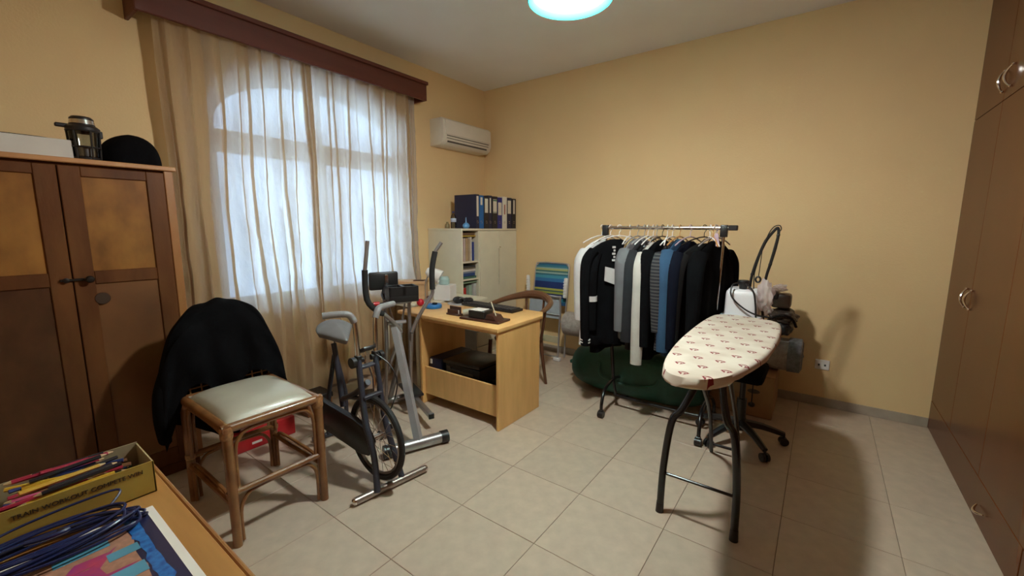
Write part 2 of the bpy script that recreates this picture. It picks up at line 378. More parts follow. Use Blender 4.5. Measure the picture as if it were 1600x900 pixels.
# ------------------------------------------------------------------ air conditioner
t = thing('air_conditioner', 'cream wall-mounted air conditioner high beside the curtain', 'air conditioner', (XW, 3.6, 2.3))
Y0, Y1 = 3.22, 4.00
prof = [(XW, 2.29), (XW+.14, 2.29), (XW+.185, 2.32), (XW+.205, 2.37), (XW+.20, 2.54), (XW+.17, 2.565), (XW, 2.565)]
obj('casing', B().prism([(x, Y0, z) for x, z in prof], (0, Y1-Y0, 0), bev=.008), mat('aircon_cream', (.74, .70, .60), .4, var=.02), t)
obj('front_panel', B().box((XW+.200, Y0+.03, 2.40), (XW+.212, Y1-.03, 2.545), .005).rot((XW+.2, 3.6, 2.47), ry=-.03), MATS['aircon_cream'], t)
obj('slot', B().box((XW+.196, Y0+.05, 2.382), (XW+.208, Y1-.05, 2.390), 0).box((XW+.193, Y0+.05, 2.358), (XW+.2045, Y1-.05, 2.364), 0), mat('slot_dark', (.1, .09, .07), .7), t)
obj('outlet_flap', B().box((XW+.15, Y0+.06, 2.300), (XW+.193, Y1-.06, 2.306), .001).rot((XW+.17, 3.6, 2.31), ry=-.5), MATS['aircon_cream'], t)
obj('outlet', B().box((XW+.165, Y0+.07, 2.322), (XW+.1935, Y1-.07, 2.338), 0), MATS['slot_dark'], t)

# ------------------------------------------------------------------ fitted wardrobe on the right
t = thing('fitted_wardrobe', 'floor to ceiling glossy brown fitted wardrobe along the right wall', 'wardrobe', (XC+.3, 2.2, 0))
obj('body', B().box((XC+.02, YF, 0), (XR, YB, ZC), .001), cabm, t)
ys = [4.115, 3.51+.05, 2.95, 2.34, 1.73, 1.12, .51, -.1, -.7]
def crescent(y, z, r=.055, flip=1):
    b = B(); pts = []
    for k in range(9):
        a = -1+2*k/8; pts.append((XC-.006-.022*(1-a*a), y+flip*.018*(1-a*a), z+a*r))
    b.tube(pts, [.003, .0045, .006, .007, .0075, .007, .006, .0045, .003], 8, smooth=2); b.ball(pts[0], .008, 1); b.ball(pts[-1], .008, 1); return b
for k in range(len(ys)-1):
    ya, yb = ys[k+1]+.002, ys[k]-.002
    first = k % 2 == 0
    for nm, za, zb, hz in (('upper_door', 2.134, ZC-.01, 2.24), ('lower_door', .212, 2.130, 1.02)):
        d = obj(nm, B().box((XC, ya, za), (XC+.02, yb, zb), .0015), cabm, t)
        hy = ya+.045 if first else yb-.045
        if k == 0: hy = 3.585 if za > 2 else 3.655
        if k == 1: hy = 3.455 if za > 2 else 3.545
        obj('handle', crescent(hy, hz, flip=-1 if first else 1), chrome, d)
for ya, yb in ((2.36, 4.115), (.8, 2.35), (-.75, .79)):
    d = obj('plinth_drawer', B().box((XC, ya, .006), (XC+.02, yb, .208), .0015), cabm, t)
    hy = 2.83 if ya > 2 else (ya+yb)/2
    b = B(); pts = [(XC-.006-.02*(1-a*a), hy+a*.05, .095-.014*(1-a*a)) for a in [-1+k/4 for k in range(9)]]
    obj('handle', b.tube(pts, [.003, .006, .0075, .006, .003], 8, smooth=2), chrome, d)

# ------------------------------------------------------------------ old wardrobe on the left
WX = -2.92
t = thing('old_wardrobe', 'old dark brown wooden wardrobe with two panelled doors at the left', 'wardrobe', (-3.2, .1, 0))
WYR, WYL, WZT = .805, -.62, 1.735
obj('carcass', B().box((XW+.01, WYL, .06), (WX-.022, WYR-.004, WZT), .003), oldwood, t)
obj('top', B().box((XW+.01, WYL-.01, WZT), (WX+.012, WYR+.01, WZT+.024), .004), wdedge, t)
obj('plinth', B().box((XW+.03, WYL+.01, 0), (WX-.03, WYR-.015, .06), .002), oldwood, t)
obj('corner_stile', B().box((WX-.022, .762, .06), (WX, WYR-.004, WZT), .003), mat('stile_wood', (.36, .16, .05), .42, scale=5, stretch=(1, 2, .5)), t)
def olddoor(ya, yb, left):
    d = obj('door', B().box((WX-.022, ya, .075), (WX-.012, yb, WZT-.012), .001), oldwood, t)
    st = .075
    for a, c in ((ya, ya+st), (yb-st, yb)): obj('door_stile', B().box((WX-.014, a, .075), (WX, c, WZT-.012), .003), oldwood, d)
    for a, c in ((1.675, WZT-.012), (1.15, 1.215), (.075, .17)): obj('door_rail', B().box((WX-.0145, ya+st, a), (WX-.001, yb-st, c), .003), oldwood, d)
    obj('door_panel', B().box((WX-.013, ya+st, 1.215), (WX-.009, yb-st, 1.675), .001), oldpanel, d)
    obj('door_panel', B().box((WX-.013, ya+st, .17), (WX-.009, yb-st, 1.15), .001), oldpanel_shade if left else mat('old_wood_panel_mid', (.20, .082, .024), .45, col2=(.11, .042, .013), scale=3.2, detail=6), d)
    return d
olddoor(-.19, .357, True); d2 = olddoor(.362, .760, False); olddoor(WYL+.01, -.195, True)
iron = mat('dark_iron', (.02, .015, .012), .45, metal=.5)
obj('latch', B().box((WX, .315, 1.172), (WX+.012, .40, 1.184), .002).lathe([(0, 0), (.012, 0), (.009, .012), (.016, .022), (.018, .03), (.012, .038), (0, .04)], (WX, .415, 1.178), 16, (1, 0, 0)).lathe([(0, 0), (.010, 0), (.012, .014), (0, .018)], (WX, .335, 1.178), 14, (1, 0, 0)), iron, t)
obj('keyhole_plate', B().lathe([(0, 0), (.030, 0), (.028, .003), (.0, .003)], (WX-.009+.009, .455, 1.075), 24, (1, 0, 0)), mat('keyhole_dark', (.05, .025, .012), .5), t)

# things on top of it
ZT = WZT+.024
tag(obj('white_box', B().box((-3.30, -.35, ZT+.001), (-2.96, .43, ZT+.088), .003), mat('white_board', (.62, .60, .55), .7, var=.04)), 'long flat white box lying on the old wardrobe', 'box')
b = B(); b.tube([(-3.05, -.2, ZT+.094), (-3.06, .1, ZT+.098), (-3.05, .25, ZT+.097), (-3.07, .38, ZT+.095), (-3.1, .46, ZT+.07), (-3.12, .5, ZT+.012)], [.004, .008, .012, .012, .010, .008], 8, smooth=5, flat=.5)
tag(obj('black_strap', b, blackcloth), 'black cloth strap trailing over the white box on the wardrobe', 'strap')
t = thing('rounded_bag', 'black rounded cap-shaped bag on the right end of the old wardrobe', 'bag', (-3.15, .69, ZT))
def capf(u, v):
    th = u*2*PI; ph = v*PI/2
    c, s = math.cos(th), math.sin(th); r = math.cos(ph)**.75
    return (-3.16+.13*r*c, .680+.138*r*s, ZT+.003+.175*math.sin(ph)**.8*(1-.18*max(0, -s)*r))
obj('crown', B().grid(capf, 36, 12, closeu=True), blackcloth, t, ang=60)
obj('brim', B().lathe([(0, .002), (.12, .002), (.124, .007), (.12, .012), (0, .012)], (-3.10, .668, ZT), 30, sx=1.0, sy=1.0), blackcloth, t)
t = thing('coffee_press', 'glass coffee press with black frame standing on the old wardrobe', 'coffee press', (-2.99, .475, ZT))
cx, cy = -2.99, .478
obj('glass_jar', B().lathe([(0, .008), (.048, .008), (.05, .015), (.056, .14), (.054, .14), (.048, .018), (0, .012)], (cx, cy, ZT), 28), jar_m, t)
b = B(); b.lathe([(0, 0), (.052, 0), (.054, .012), (.05, .016), (0, .016)], (cx, cy, ZT), 28)
for k in range(6):
    a = k*PI/3+.3; b.tube([(cx+.053*math.cos(a), cy+.053*math.sin(a), ZT+.005), (cx+.059*math.cos(a), cy+.059*math.sin(a), ZT+.14)], .004, 6)
for z, r in ((.062, .0555), (.14, .060)): b.tube([(cx+r*math.cos(k*PI/12), cy+r*math.sin(k*PI/12), ZT+z) for k in range(24)], .0045, 6, closed=True)
obj('frame', b, black, t)
obj('lid', B().lathe([(.03, .138), (.062, .140), (.064, .155), (.054, .165), (.048, .168), (.044, .20), (.036, .208), (0, .21)], (cx, cy, ZT), 28).box((cx-.012, cy-.095, ZT+.150), (cx+.012, cy-.045, ZT+.168), .004), black, t)
obj('lid_band', B().lathe([(.0462, .172), (.0475, .173), (.045, .192), (.0435, .192)], (cx, cy, ZT), 28), chrome, t)
obj('steel_cup', B().lathe([(0, .017), (.040, .017), (.043, .06), (.041, .062), (0, .055)], (cx, cy, ZT), 24), steel, t)
obj('ridged_grip', B().box((cx-.01, cy+.058, ZT+.115), (cx+.01, cy+.07, ZT+.15), .003), black, t)

# ------------------------------------------------------------------ foreground desk and what lies on it
t = thing('near_desk', 'brown wooden desk corner in the left foreground carrying the map and pencil box', 'desk', (-1, -.2, 0))
DX0, DX1, DY0, DY1, DZ = -1.64, -.25, -.55, .298, .75
obj('desktop', B().box((DX0, DY0, DZ-.028), (DX1, DY1-.012, DZ), .002), deskwood, t)
obj('edge_strip', B().box((DX0, DY1-.0119, DZ-.028), (DX1, DY1, DZ-.0005), .004), mat('desk_edge', (.34, .15, .045), .4, stretch=(.6, 6, 6)), t)
for x in (DX0+.03, DX1-.06): obj('side_panel', B().box((x, DY0+.02, 0), (x+.022, DY1-.05, DZ-.028), .002), deskwood, t)
obj('back_panel', B().box((DX0+.053, DY1-.10, .25), (DX1-.061, DY1-.08, DZ-.028), .001), deskwood, t)

bx0, bx1, by0, by1, bz = -1.505, -1.352, -.02, .262, DZ+.001
t = thing('pencil_box', 'open yellow cardboard box full of pens and pencils on the near desk', 'box', (-1.43, .12, bz))
th = .0025; H_ = .088
RB = dict(c=(-1.43, .12, bz), rz=.0)
b = B(); b.box((bx0, by0, bz), (bx1, by1, bz+th), 0); b.box((bx0, by0, bz), (bx0+th, by1, bz+H_), 0); b.box((bx0, by0, bz), (bx1, by0+th, bz+H_), 0); b.box((bx0, by1-th, bz), (bx1, by1, bz+H_-.004), 0)
obj('tray', b, kraft, t)
obj('front_wall', B().box((bx1-th, by0, bz), (bx1, by1, bz+H_-.003), 0), yellow, t, label='yellow printed long side of the box')
obj('end_wall', B().box((bx0, by1, bz), (bx1, by1+.001, bz+H_-.005), 0), yellow, t)
text_obj('TRAIN WORKOUT COMPETE WIN', .0142, frame((bx1+.0006, .130, bz+.064), (0, 1, 0), (0, 0, 1)), lettering_m, t)
obj('end_flap', B().box((bx0+.01, by0-.045, bz+H_-.006), (bx1-.01, by0-.001, bz+H_-.003), 0).rot((-1.43, by0, bz+H_), rx=.5), paper, t)
pcols = {'yellow': (.58, .34, .03), 'blue': (.02, .15, .38), 'dark red': (.35, .02, .05), 'pink': (.6, .1, .22), 'green': (.04, .25, .14), 'black': (.015, .015, .02), 'orange': (.65, .15, .02), 'navy': (.02, .04, .16), 'brown': (.2, .09, .04)}
wood_tip = mat('pencil_tip', (.6, .42, .22), .7)
pm = {k: mat('pencil_'+k.replace(' ', '_'), v, .35, var=.05) for k, v in pcols.items()}
ref = {}
seq = ['navy', 'black', 'brown', 'dark red', 'green', 'blue', 'pink', 'yellow', 'orange']
for i in range(104):
    lay = i//16; z = bz+.012+lay*.0132+random.uniform(0, .004)
    k = random.choice(seq) if lay < 3 else random.choice(['yellow', 'blue', 'dark red', 'pink', 'black', 'blue', 'navy', 'brown', 'black', 'yellow', 'dark red', 'navy'])
    L = random.uniform(.13, .175)
    if k not in ref:
        b = B(); b.tube([(0, -.08, 0), (0, .062, 0)], .0042, 6, mi=0); b.tube([(0, .062, 0), (0, .075, 0)], [.0042, .0012], 6, mi=1)
        o = obj('pencil', b, [pm[k], wood_tip]); ref[k] = o
    else:
        o = ref[k].copy(); C.objects.link(o)
    x = bx0+.016+(bx1-bx0-.032)*random.random(); y = (by0+by1)/2+random.uniform(-.045, .045)
    a = random.gauss(0, .22); a = max(-.34, min(.34, a))
    if abs(x-(bx0+bx1)/2) > .045: a *= .35
    o.location = (x, y, z); o.rotation_euler = (random.uniform(-.05, .05), 0, -a+(PI if random.random() < .4 else 0)); s = L/.165; o.scale = (1.0+random.random()*.5, s, 1.0+random.random()*.3)
    tag(o, f'{k} pencil or pen lying in the yellow cardboard box', 'pencil', f'{k} pencils in the box')

# printed map
t = thing('printed_map', 'laminated colourful map with a white border on the near desk', 'map', (-1.0, 0, DZ))
mx0, mx1, my0, my1 = -1.285, -.55, -.75*.6, .237
obj('sheet', B().box((mx0, my0, DZ+.0005), (mx1, my1, DZ+.0022), .0005), paper, t)
z1 = DZ+.0024
obj('dark_border', B().box((mx0+.018, my0+.018, z1-.0003), (mx1-.018, my1-.016, z1), 0), mat('map_navy', (.02, .022, .07), .3, coat=.4), t)
def wob(x0, x1, y0, y1, n, amp, seed):
    P = []
    for s in range(4):
        for k in range(n):
            u = k/n; a, c = [(x0+(x1-x0)*u, y0), (x1, y0+(y1-y0)*u), (x1-(x1-x0)*u, y1), (x0, y1-(y1-y0)*u)][s]
            P.append((a+amp*noise.noise(Vector((a*60, c*60, seed))), c+amp*noise.noise(Vector((a*60, c*60, seed+5)))))
    return P
def flat(P, z, m, name, parent=t, h=.0003):
    return obj(name, B().prism([(x, y, z) for x, y in P], (0, 0, h)), m, parent)
flat(wob(mx0+.035, mx1-.05, my0+.05, my1-.062, 24, .012, 1), z1, mat('map_tan', (.45, .23, .15), .35, var=.15, scale=90, coat=.3), 'map_land')
flat([(x*1.0, y) for x, y in wob(mx0+.03, mx1-.1, my1-.058, my1-.036, 30, .012, 3)], z1+.0001, mat('map_title_blue', (.03, .22, .55), .35, col2=(.01, .05, .25), scale=60, coat=.3), 'title_script')
for (x, y, a, c, rz) in ((-1.20, .10, .085, .024, 0), (-1.14, .155, .05, .03, 0), (-1.06, .148, .055, .04, 0), (-1.16, -.02, .06, .03, 0), (-.98, .12, .06, .04, 0)):
    flat([(x-c/2, y-a/2), (x+c/2, y-a/2), (x+c/2, y+a/2), (x-c/2, y+a/2)], z1+.0005, mat('map_caption_blue', (.10, .35, .50), .35, coat=.3), 'caption_box')
flat([(-1.17, .085), (-1.135, .06), (-1.14, .11), (-1.165, .135)], z1+.0007, mat('map_pink', (.45, .05, .10), .35, col2=(.25, .03, .2), scale=30), 'map_region')
flat([(-1.15, .02), (-1.135, .10), (-1.175, .15), (-1.12, .115), (-1.09, .12), (-1.085, .17), (-1.07, .11), (-1.03, .12), (-.98, .06), (-1.0, -.02), (-.95, -.1), (-1.05, -.12), (-1.1, -.06)], z1+.0004, MATS['map_pink'], 'map_region')
flat([(-1.14, -.1), (-1.13, .02), (-1.09, .04), (-1.05, 0), (-1.06, -.1), (-1.1, -.16)], z1+.0008, mat('map_blue', (.05, .12, .45), .35, col2=(.15, .05, .35), scale=30), 'map_region')

# blue cable coil
b = B(); pts = []
rnd = random.Random(4)
for k in range(11):
    w_ = rnd.uniform(.038, .062); l_ = rnd.uniform(.12, .165); oy = rnd.uniform(-.02, .02); ox = rnd.uniform(-.014, .014); ph = rnd.uniform(-.2, .2)
    for j in range(14):
        a = 2*PI*j/14+PI/2; zz = DZ+.008+.0035*(k+j/14)*.72+.004*math.sin(a*2+k)
        X, Y = w_*math.cos(a)+ox, l_*math.sin(a)+oy
        pts.append((-1.262+X*math.cos(ph)-Y*math.sin(ph)*.4, .045+Y, max(DZ+.0065, zz)))
b.tube(pts, .0032, 7, smooth=3)
b.tube([(-1.30, .16, DZ+.03), (-1.335, .19, DZ+.05), (-1.342, .12, DZ+.052), (-1.34, .02, DZ+.045), (-1.31, -.05, DZ+.04)], .0028, 7, smooth=6)
b.tube([(-1.25, .03, DZ+.05), (-1.235, .06, DZ+.052), (-1.24, .09, DZ+.05), (-1.27, .08, DZ+.04)], .005, 7, smooth=4)
tag(obj('cable_coil', b, mat('cable_blue', (.012, .022, .10), .35, var=.15, coat=.2)), 'coiled dark blue cable lying across the map', 'cable')

# ------------------------------------------------------------------ rattan chair
t = thing('rattan_chair', 'low-backed rattan chair with a padded cream vinyl seat', 'chair', (-2.29, .85, 0))
FX, BX, YL, YR, SZ = -2.03, -2.56, .645, 1.06, .555
def leg(x, y, dx=0): return B().tube([(x+dx, y, 0), (x+dx*.5, y, .28), (x, y, SZ+.01)], [.019, .021, .022], 12, smooth=3)
for x, y in ((FX, YL), (FX, YR), (BX, YL), (BX, YR)): obj('leg', leg(x, y, .01 if x == FX else -.01), rattan, t)
for a, c in (((FX, YL-.02), (FX, YR+.02)), ((BX, YL-.02), (BX, YR+.02)), ((BX-.02, YL), (FX+.02, YL)), ((BX-.02, YR), (FX+.02, YR))):
    obj('seat_rail', B().tube([(*a, SZ+.005), (*c, SZ+.005)], .021, 12), rattan, t)
for a, c, z in (((FX+.004, YL), (FX+.004, YR), .255), ((BX, YL), (BX, YR), .255), ((BX, YL), (FX, YL), .20), ((BX, YR), (FX, YR), .20)):
    obj('stretcher', B().tube([(*a, z), (*c, z)], .0145, 10), rattan, t)
def arch(p, q, zlo, zhi, r=.0085):
    p, q = Vector(p), Vector(q); d = (q-p); L = d.length; d.normalize(); ins = .028
    P = [p+d*ins+Vector((0, 0, zlo)), p+d*ins+Vector((0, 0, zhi-.09)), p+d*(ins+.02)+Vector((0, 0, zhi-.03)), p+d*(ins+.075)+Vector((0, 0, zhi)),
         q-d*(ins+.075)+Vector((0, 0, zhi)), q-d*(ins+.02)+Vector((0, 0, zhi-.03)), q-d*ins+Vector((0, 0, zhi-.09)), q-d*ins+Vector((0, 0, zlo))]
    return B().tube(P, r, 8, smooth=4)
corn = [(FX, YL, 0), (FX, YR, 0), (BX, YR, 0), (BX, YL, 0)]
for k in range(4):
    p, q = corn[k], corn[(k+1) % 4]
    obj('arch_cane', arch(p, q, .25, SZ-.025), rattan, t)
    obj('arch_cane', arch(p, q, .01, .235), rattan, t)
for x, y in ((FX, YL), (FX, YR), (BX, YL), (BX, YR)):
    bnd = mat('binding', (.45, .22, .09), .5, var=.3, scale=60)
    obj('binding', B().lathe([(.0235, -.028), (.026, -.02), (.026, .02), (.0235, .028)], (x, y, SZ-.012), 14), bnd, t)
    obj('binding', B().lathe([(.0225, -.013), (.024, -.008), (.024, .008), (.0225, .013)], (x, y, .25), 14), bnd, t)
def cush(u, v):
    x = BX+.03+(FX-.012-BX-.03)*u; y = YL+.008+(YR-YL-.016)*v
    e = min(u, 1-u, v, 1-v); k = (1-abs(2*u-1)**3.2)*(1-abs(2*v-1)**3.2)
    return (x, y, SZ+.014+.058*k**.45)
obj('seat_cushion', B().grid(cush, 30, 26).box((BX+.03, YL+.01, SZ-.005), (FX-.014, YR-.01, SZ+.0135), .004), vinyl, t, ang=60)
b = B(); hp = []
for k in range(17):
    a = PI*k/16; hp.append((BX-.03-.05*math.sin(a), .852-.245*math.cos(a), SZ+.42*math.sin(a)**.85+.01))
obj('back_hoop', b.tube(hp, .019, 10, smooth=2), rattan, t)
b = B()
for k in range(1, 12):
    y = .852-.245*math.cos(PI*k/12); zt = SZ+.40*math.sin(PI*k/12)**.85
    b.tube([(BX-.012, y, SZ+.02), (BX-.05, y, zt)], .004, 6)
for k in range(1, 9):
    z = SZ+.045*k; hw = .235*math.sqrt(max(0, 1-(.045*k/.42)**2)); b.tube([(BX-.012-.05*k/9, .852-hw, z), (BX-.012-.05*k/9, .852+hw, z)], .004, 6)
obj('back_cane', b, mat('cane_weave', (.4, .22, .08), .5), t)
# jacket draped over the back
t = thing('black_jacket', 'black jacket draped over the back of the rattan chair', 'jacket', (-2.62, .85, .5))
def jac(u, v):
    s = 2*u-1; yy = .862+.285*s
    top = SZ+.015+.475*max(0, 1-abs(s)**2.5)**.5
    fb = .615+.02*math.sin(u*11)-.03*(1-u); bb_ = .30+.08*math.sin(u*7+1)
    if u < .2: fb -= (.2-u)*1.3
    elif u < .38: fb += .045*math.sin((u-.2)/.18*PI)
    if u > .8: fb -= (u-.8)*.5
    w = 2*PI*0
    if v < .5:
        q = v/.5; z = fb+(top-fb)*math.sin(q*PI/2)**.9; x = -2.545-.075*q**2+.035*(1-q)*.3
        if q > .85: x -= .02*((q-.85)/.15)
    else:
        q = (v-.5)/.5; z = top+(bb_-top)*(1-math.cos(q*PI/2))**.9; x = -2.64-.09*min(1, q*3)
    f = .016*noise.noise(Vector((u*6, v*9, 2)))+.010*math.sin(u*26+v*7)*(1-math.sin(PI*v))
    return (x+f*(1.3 if v < .5 else 1), yy+.02*noise.noise(Vector((u*4, v*6, 8)))+(-.03*(1-u) if v < .3 else 0), z+.012*noise.noise(Vector((u*9, v*4, 5))))
obj('body', B().grid(jac, 60, 60), blackcloth, t, ang=80, recalc=False)
obj('sleeve', B().tube([(-2.62, .60, .70), (-2.60, .565, .60), (-2.58, .55, .48), (-2.60, .56, .36)], [.05, .055, .05, .045], 14, smooth=6, flat=.6), blackcloth, t)
obj('sleeve', B().tube([(-2.66, 1.06, .66), (-2.69, 1.0, .50), (-2.68, .93, .36), (-2.66, .89, .25)], [.06, .062, .055, .03], 14, smooth=6, flat=.6), blackcloth, t)
# red box and bits beneath the chair
t = thing('red_box', 'flat red box standing on the floor behind the rattan chair', 'box', (-2.92, 1.1, 0))
obj('box_body', B().box((-3.05, .93, .002), (-2.87, 1.33, .13), .006), redm, t)
obj('box_label', B().box((-2.8705, 1.05, .035), (-2.868, 1.11, .05), 0).box((-2.8705, 1.14, .035), (-2.868, 1.15, .05), 0), paper, t)
tag(obj('white_packet', B().ball((-2.93, 1.04, .165), .05, 3, (1, 1.8, .55), jit=.6), whitecloth), 'crumpled white packet lying on the red box', 'packet')
t = thing('brown_crate', 'small brown wooden box with a black lid at the foot of the curtain', 'box', (-3.1, 1.6, 0))
obj('crate_body', B().box((-3.2, 1.5, .001), (-3.02, 1.70, .11), .004), beechv and mat('crate_brown', (.25, .1, .03), .5), t)
obj('crate_lid', B().box((-3.205, 1.495, .11), (-3.015, 1.705, .15), .004), black, t)

# ------------------------------------------------------------------ exercise bike
t = thing('exercise_bike', 'old exercise bike with grey saddle, spoked front wheel and curved grey handlebars', 'exercise bike', (-2.15, 1.38, 0))
wcx, wcy, wcz, wr = -1.925, 1.325, .268, .225
wh = obj('front_wheel', B().tube([(wcx+wr*math.cos(k*PI/24), wcy, wcz+wr*math.sin(k*PI/24)) for k in range(48)], .017, 10, closed=True), mat('tyre', (.012, .012, .012), .7), t, label='black rubber tyre')
obj('rim', B().tube([(wcx+(wr-.022)*math.cos(k*PI/24), wcy, wcz+(wr-.022)*math.sin(k*PI/24)) for k in range(48)], .0085, 8, closed=True), mat('rim_metal', (.35, .33, .30), .3, metal=1), wh)
obj('hub', B().cyl((wcx, wcy-.055, wcz), (wcx, wcy+.055, wcz), .009, 12).cyl((wcx, wcy-.03, wcz), (wcx, wcy+.03, wcz), .018, 16).cyl((wcx, wcy-.033, wcz), (wcx, wcy-.027, wcz), .028, 16).cyl((wcx, wcy+.027, wcz), (wcx, wcy+.033, wcz), .028, 16), chrome, wh)
for k in range(24):
    a = k*PI/12; sd = .028 if k % 2 else -.028; a2 = a+(.5 if k % 4 < 2 else -.5)
    obj('spoke', B().tube([(wcx+.026*math.cos(a2), wcy+sd, wcz+.026*math.sin(a2)), (wcx+(wr-.03)*math.cos(a), wcy, wcz+(wr-.03)*math.sin(a))], .0016, 4), chrome, wh)
fk = {}
for s, yb_, yt in ((-1, 1.235, 1.295), (1, 1.40, 1.405)):
    obj('fork_leg', B().tube([(-1.805, yb_, .03), (-1.86, wcy+s*.062, .20), (-1.93, wcy+s*.060, .40), (-2.01, yt, .71)], [.017, .017, .017, .016], 12, smooth=4), slate, t)
    obj('clamp', B().cyl((-2.012, yt-.03*s, .705), (-2.012, yt+.022*s, .705), .016, 14).box((-2.03, yt-.015, .69), (-1.995, yt+.015, .735), .004), black, t)
    obj('clamp_knob', B().cyl((-2.012, yt+.022*s, .70), (-2.012, yt+.045*s, .70), .030, 18), black, t)
    tipy = 1.145 if s < 0 else 1.60
    P = [(-2.012, yt, .70), (-2.01, yt+s*.005, .80), (-2.012, yt+s*.012, .925), (-2.018, yt+s*.035, .966), (-2.04, yt+s*.075, .975), (-2.085, tipy, .972)]
    obj('handlebar', B().tube(P[:4], .0135, 12, smooth=5), chrome, t)
    obj('grip', B().tube(P[2:], .0185, 12, smooth=5), greygrip, t, label='grey foam handlebar grip')
obj('front_stabiliser', B().tube([(-1.84, 1.125, .024), (-1.78, 1.545, .024)], .020, 14), mat('worn_chrome', (.42, .38, .34), .35, metal=.9), t)
obj('rear_stabiliser', B().tube([(-2.64, 1.33, .022), (-2.60, 1.66, .022)], .018, 12), slate, t)
for p in ((-1.84, 1.125, .024), (-1.78, 1.545, .024)): obj('end_cap', B().ball(p, .0205, 2), chrome, t)
obj('fork_bridge', B().box((-2.03, 1.29, .655), (-1.99, 1.41, .672), .004).box((-1.955, 1.27, .50), (-1.93, 1.385, .52), .004), slate, t)
obj('bike_display', B().box((-2.06, 1.315, .745), (-1.98, 1.395, .765), .006).rot((-2.02, 1.355, .755), ry=-.45), black, t)
obj('display_bracket', B().box((-2.03, 1.34, .67), (-2.01, 1.37, .75), .003).tube([(-1.98, 1.35, .66), (-1.95, 1.35, .60), (-1.95, 1.35, .53)], .012, 10), chrome, t)
obj('brake_cable', B().tube([(-2.0, 1.40, .72), (-1.93, 1.44, .66), (-1.88, 1.45, .56), (-1.90, 1.42, .42), (-1.95, 1.38, .34)], .004, 7, smooth=5), black, t)
obj('frame_tube', B().tube([(-2.02, 1.355, .56), (-2.20, 1.39, .44), (-2.40, 1.42, .34)], .018, 12, smooth=3), slate, t)
obj('frame_tube', B().tube([(-1.96, 1.35, .46), (-2.15, 1.385, .42), (-2.38, 1.42, .36)], .013, 10), slate, t)
obj('seat_tube', B().tube([(-2.42, 1.43, .28), (-2.50, 1.45, .58), (-2.53, 1.455, .68)], .017, 12, smooth=3), slate, t)
obj('seat_stay', B().tube([(-2.53, 1.455, .60), (-2.60, 1.44, .32), (-2.62, 1.43, .03)], .015, 10), slate, t)
obj('seat_stay', B().tube([(-2.52, 1.46, .60), (-2.55, 1.53, .32), (-2.615, 1.57, .03)], .015, 10), slate, t)
obj('seat_post', B().cyl((-2.525, 1.455, .66), (-2.535, 1.457, .765), .011, 10), chrome, t)
def saddle(u, v):   # u around, v top->bottom
    th = 2*PI*u; c, s = math.cos(th), math.sin(th)
    # c=+1 nose
    L = .155 if c > 0 else .105
    wdt = .105*(1-.72*max(0, c)**.8) if c > 0 else .105*(1-.05*abs(c))
    r = math.sin(min(v*1.0, 1)*PI*.5) if v < .75 else math.sin(.75*PI/2)*(1-(v-.75)*.5)
    X = L*c*r; Y = wdt*s*r*(1 if c <= 0 else 1)
    z = .04*math.cos(min(v, .75)*PI*.62)-(.028*(v-.75)/.25 if v > .75 else 0)
    z += .012*max(0, -c)*r-.012*max(0, c)*r
    X *= 1.25; Y *= 1.3
    return (-2.50+X, 1.455-.16*X+Y, .775+z*1.2-.16*X)
b = B(); b.grid(saddle, 36, 14, closeu=True); obj('saddle', b, greyseat, t, ang=60)
gd = [(-2.53, .36), (-2.46, .385), (-2.36, .375), (-2.05, .36), (-1.93, .335), (-1.88, .27), (-1.92, .185), (-2.0, .17), (-2.38, .195), (-2.50, .215), (-2.55, .28)]
obj('chain_guard', B().prism([(x, 1.262+(-(x+1.9))*.03, z) for x, z in gd], (0, .035, 0), bev=.006), black, t)
obj('crank', B().tube([(-2.43, 1.245, .285), (-2.50, 1.235, .40)], .008, 8).tube([(-2.43, 1.36, .285), (-2.36, 1.37, .17)], .008, 8).cyl((-2.43, 1.24, .285), (-2.43, 1.37, .285), .016, 12), chrome, t)
obj('pedal', B().box((-2.55, 1.15, .39), (-2.46, 1.23, .41), .006), black, t)
obj('pedal', B().box((-2.41, 1.375, .155), (-2.32, 1.455, .175), .006), black, t)

# ------------------------------------------------------------------ elliptical stepper
t = thing('elliptical_stepper', 'grey and black upright stepper with two tall moving arms behind the exercise bike', 'exercise machine', (-2.3, 1.9, 0))
e = Vector((.39, .92, 0)).normalized(); m_ = Vector((.92, -.39, 0)).normalized(); P0_ = Vector((-2.385, 1.86, 0))
def EP(a, f, z): return P0_+e*a+m_*f+Vector((0, 0, z))
obj('front_foot', B().tube([(-2.075, 1.535, .042), (-1.95, 1.84, .042)], .036, 20), steel, t)
for p, q in (((-2.095, 1.49, .042), (-2.075, 1.535, .042)), ((-1.95, 1.84, .042), (-1.93, 1.885, .042))): obj('foot_cap', B().cyl(p, q, .042, 20), black, t)
obj('main_post', B().tube([EP(-.02, 0, .75), (-2.01, 1.70, .06)], .031, 4), mat('silver_paint', (.42, .42, .44), .4, metal=.3), t)
obj('post_bracket', B().tube([EP(-.07, 0, .765), EP(.06, 0, .765)], .014, 10), steel, t)
for s, a in ((-1, -.075), (1, .095)):
    obj('upright', B().tube([EP(a, -.02, .93), EP(a, -.03, .60), EP(a+.01*s, -.08, .12)], .013, 12, smooth=3), steel, t)
    obj('fan_tube', B().tube([EP(a*.75, -.03, .92), EP(a*.35+.01, -.03, .76)], .007, 8), steel, t)
obj('cross_tube', B().tube([EP(-.09, -.02, .905), EP(.11, -.02, .905)], .013, 10), steel, t)
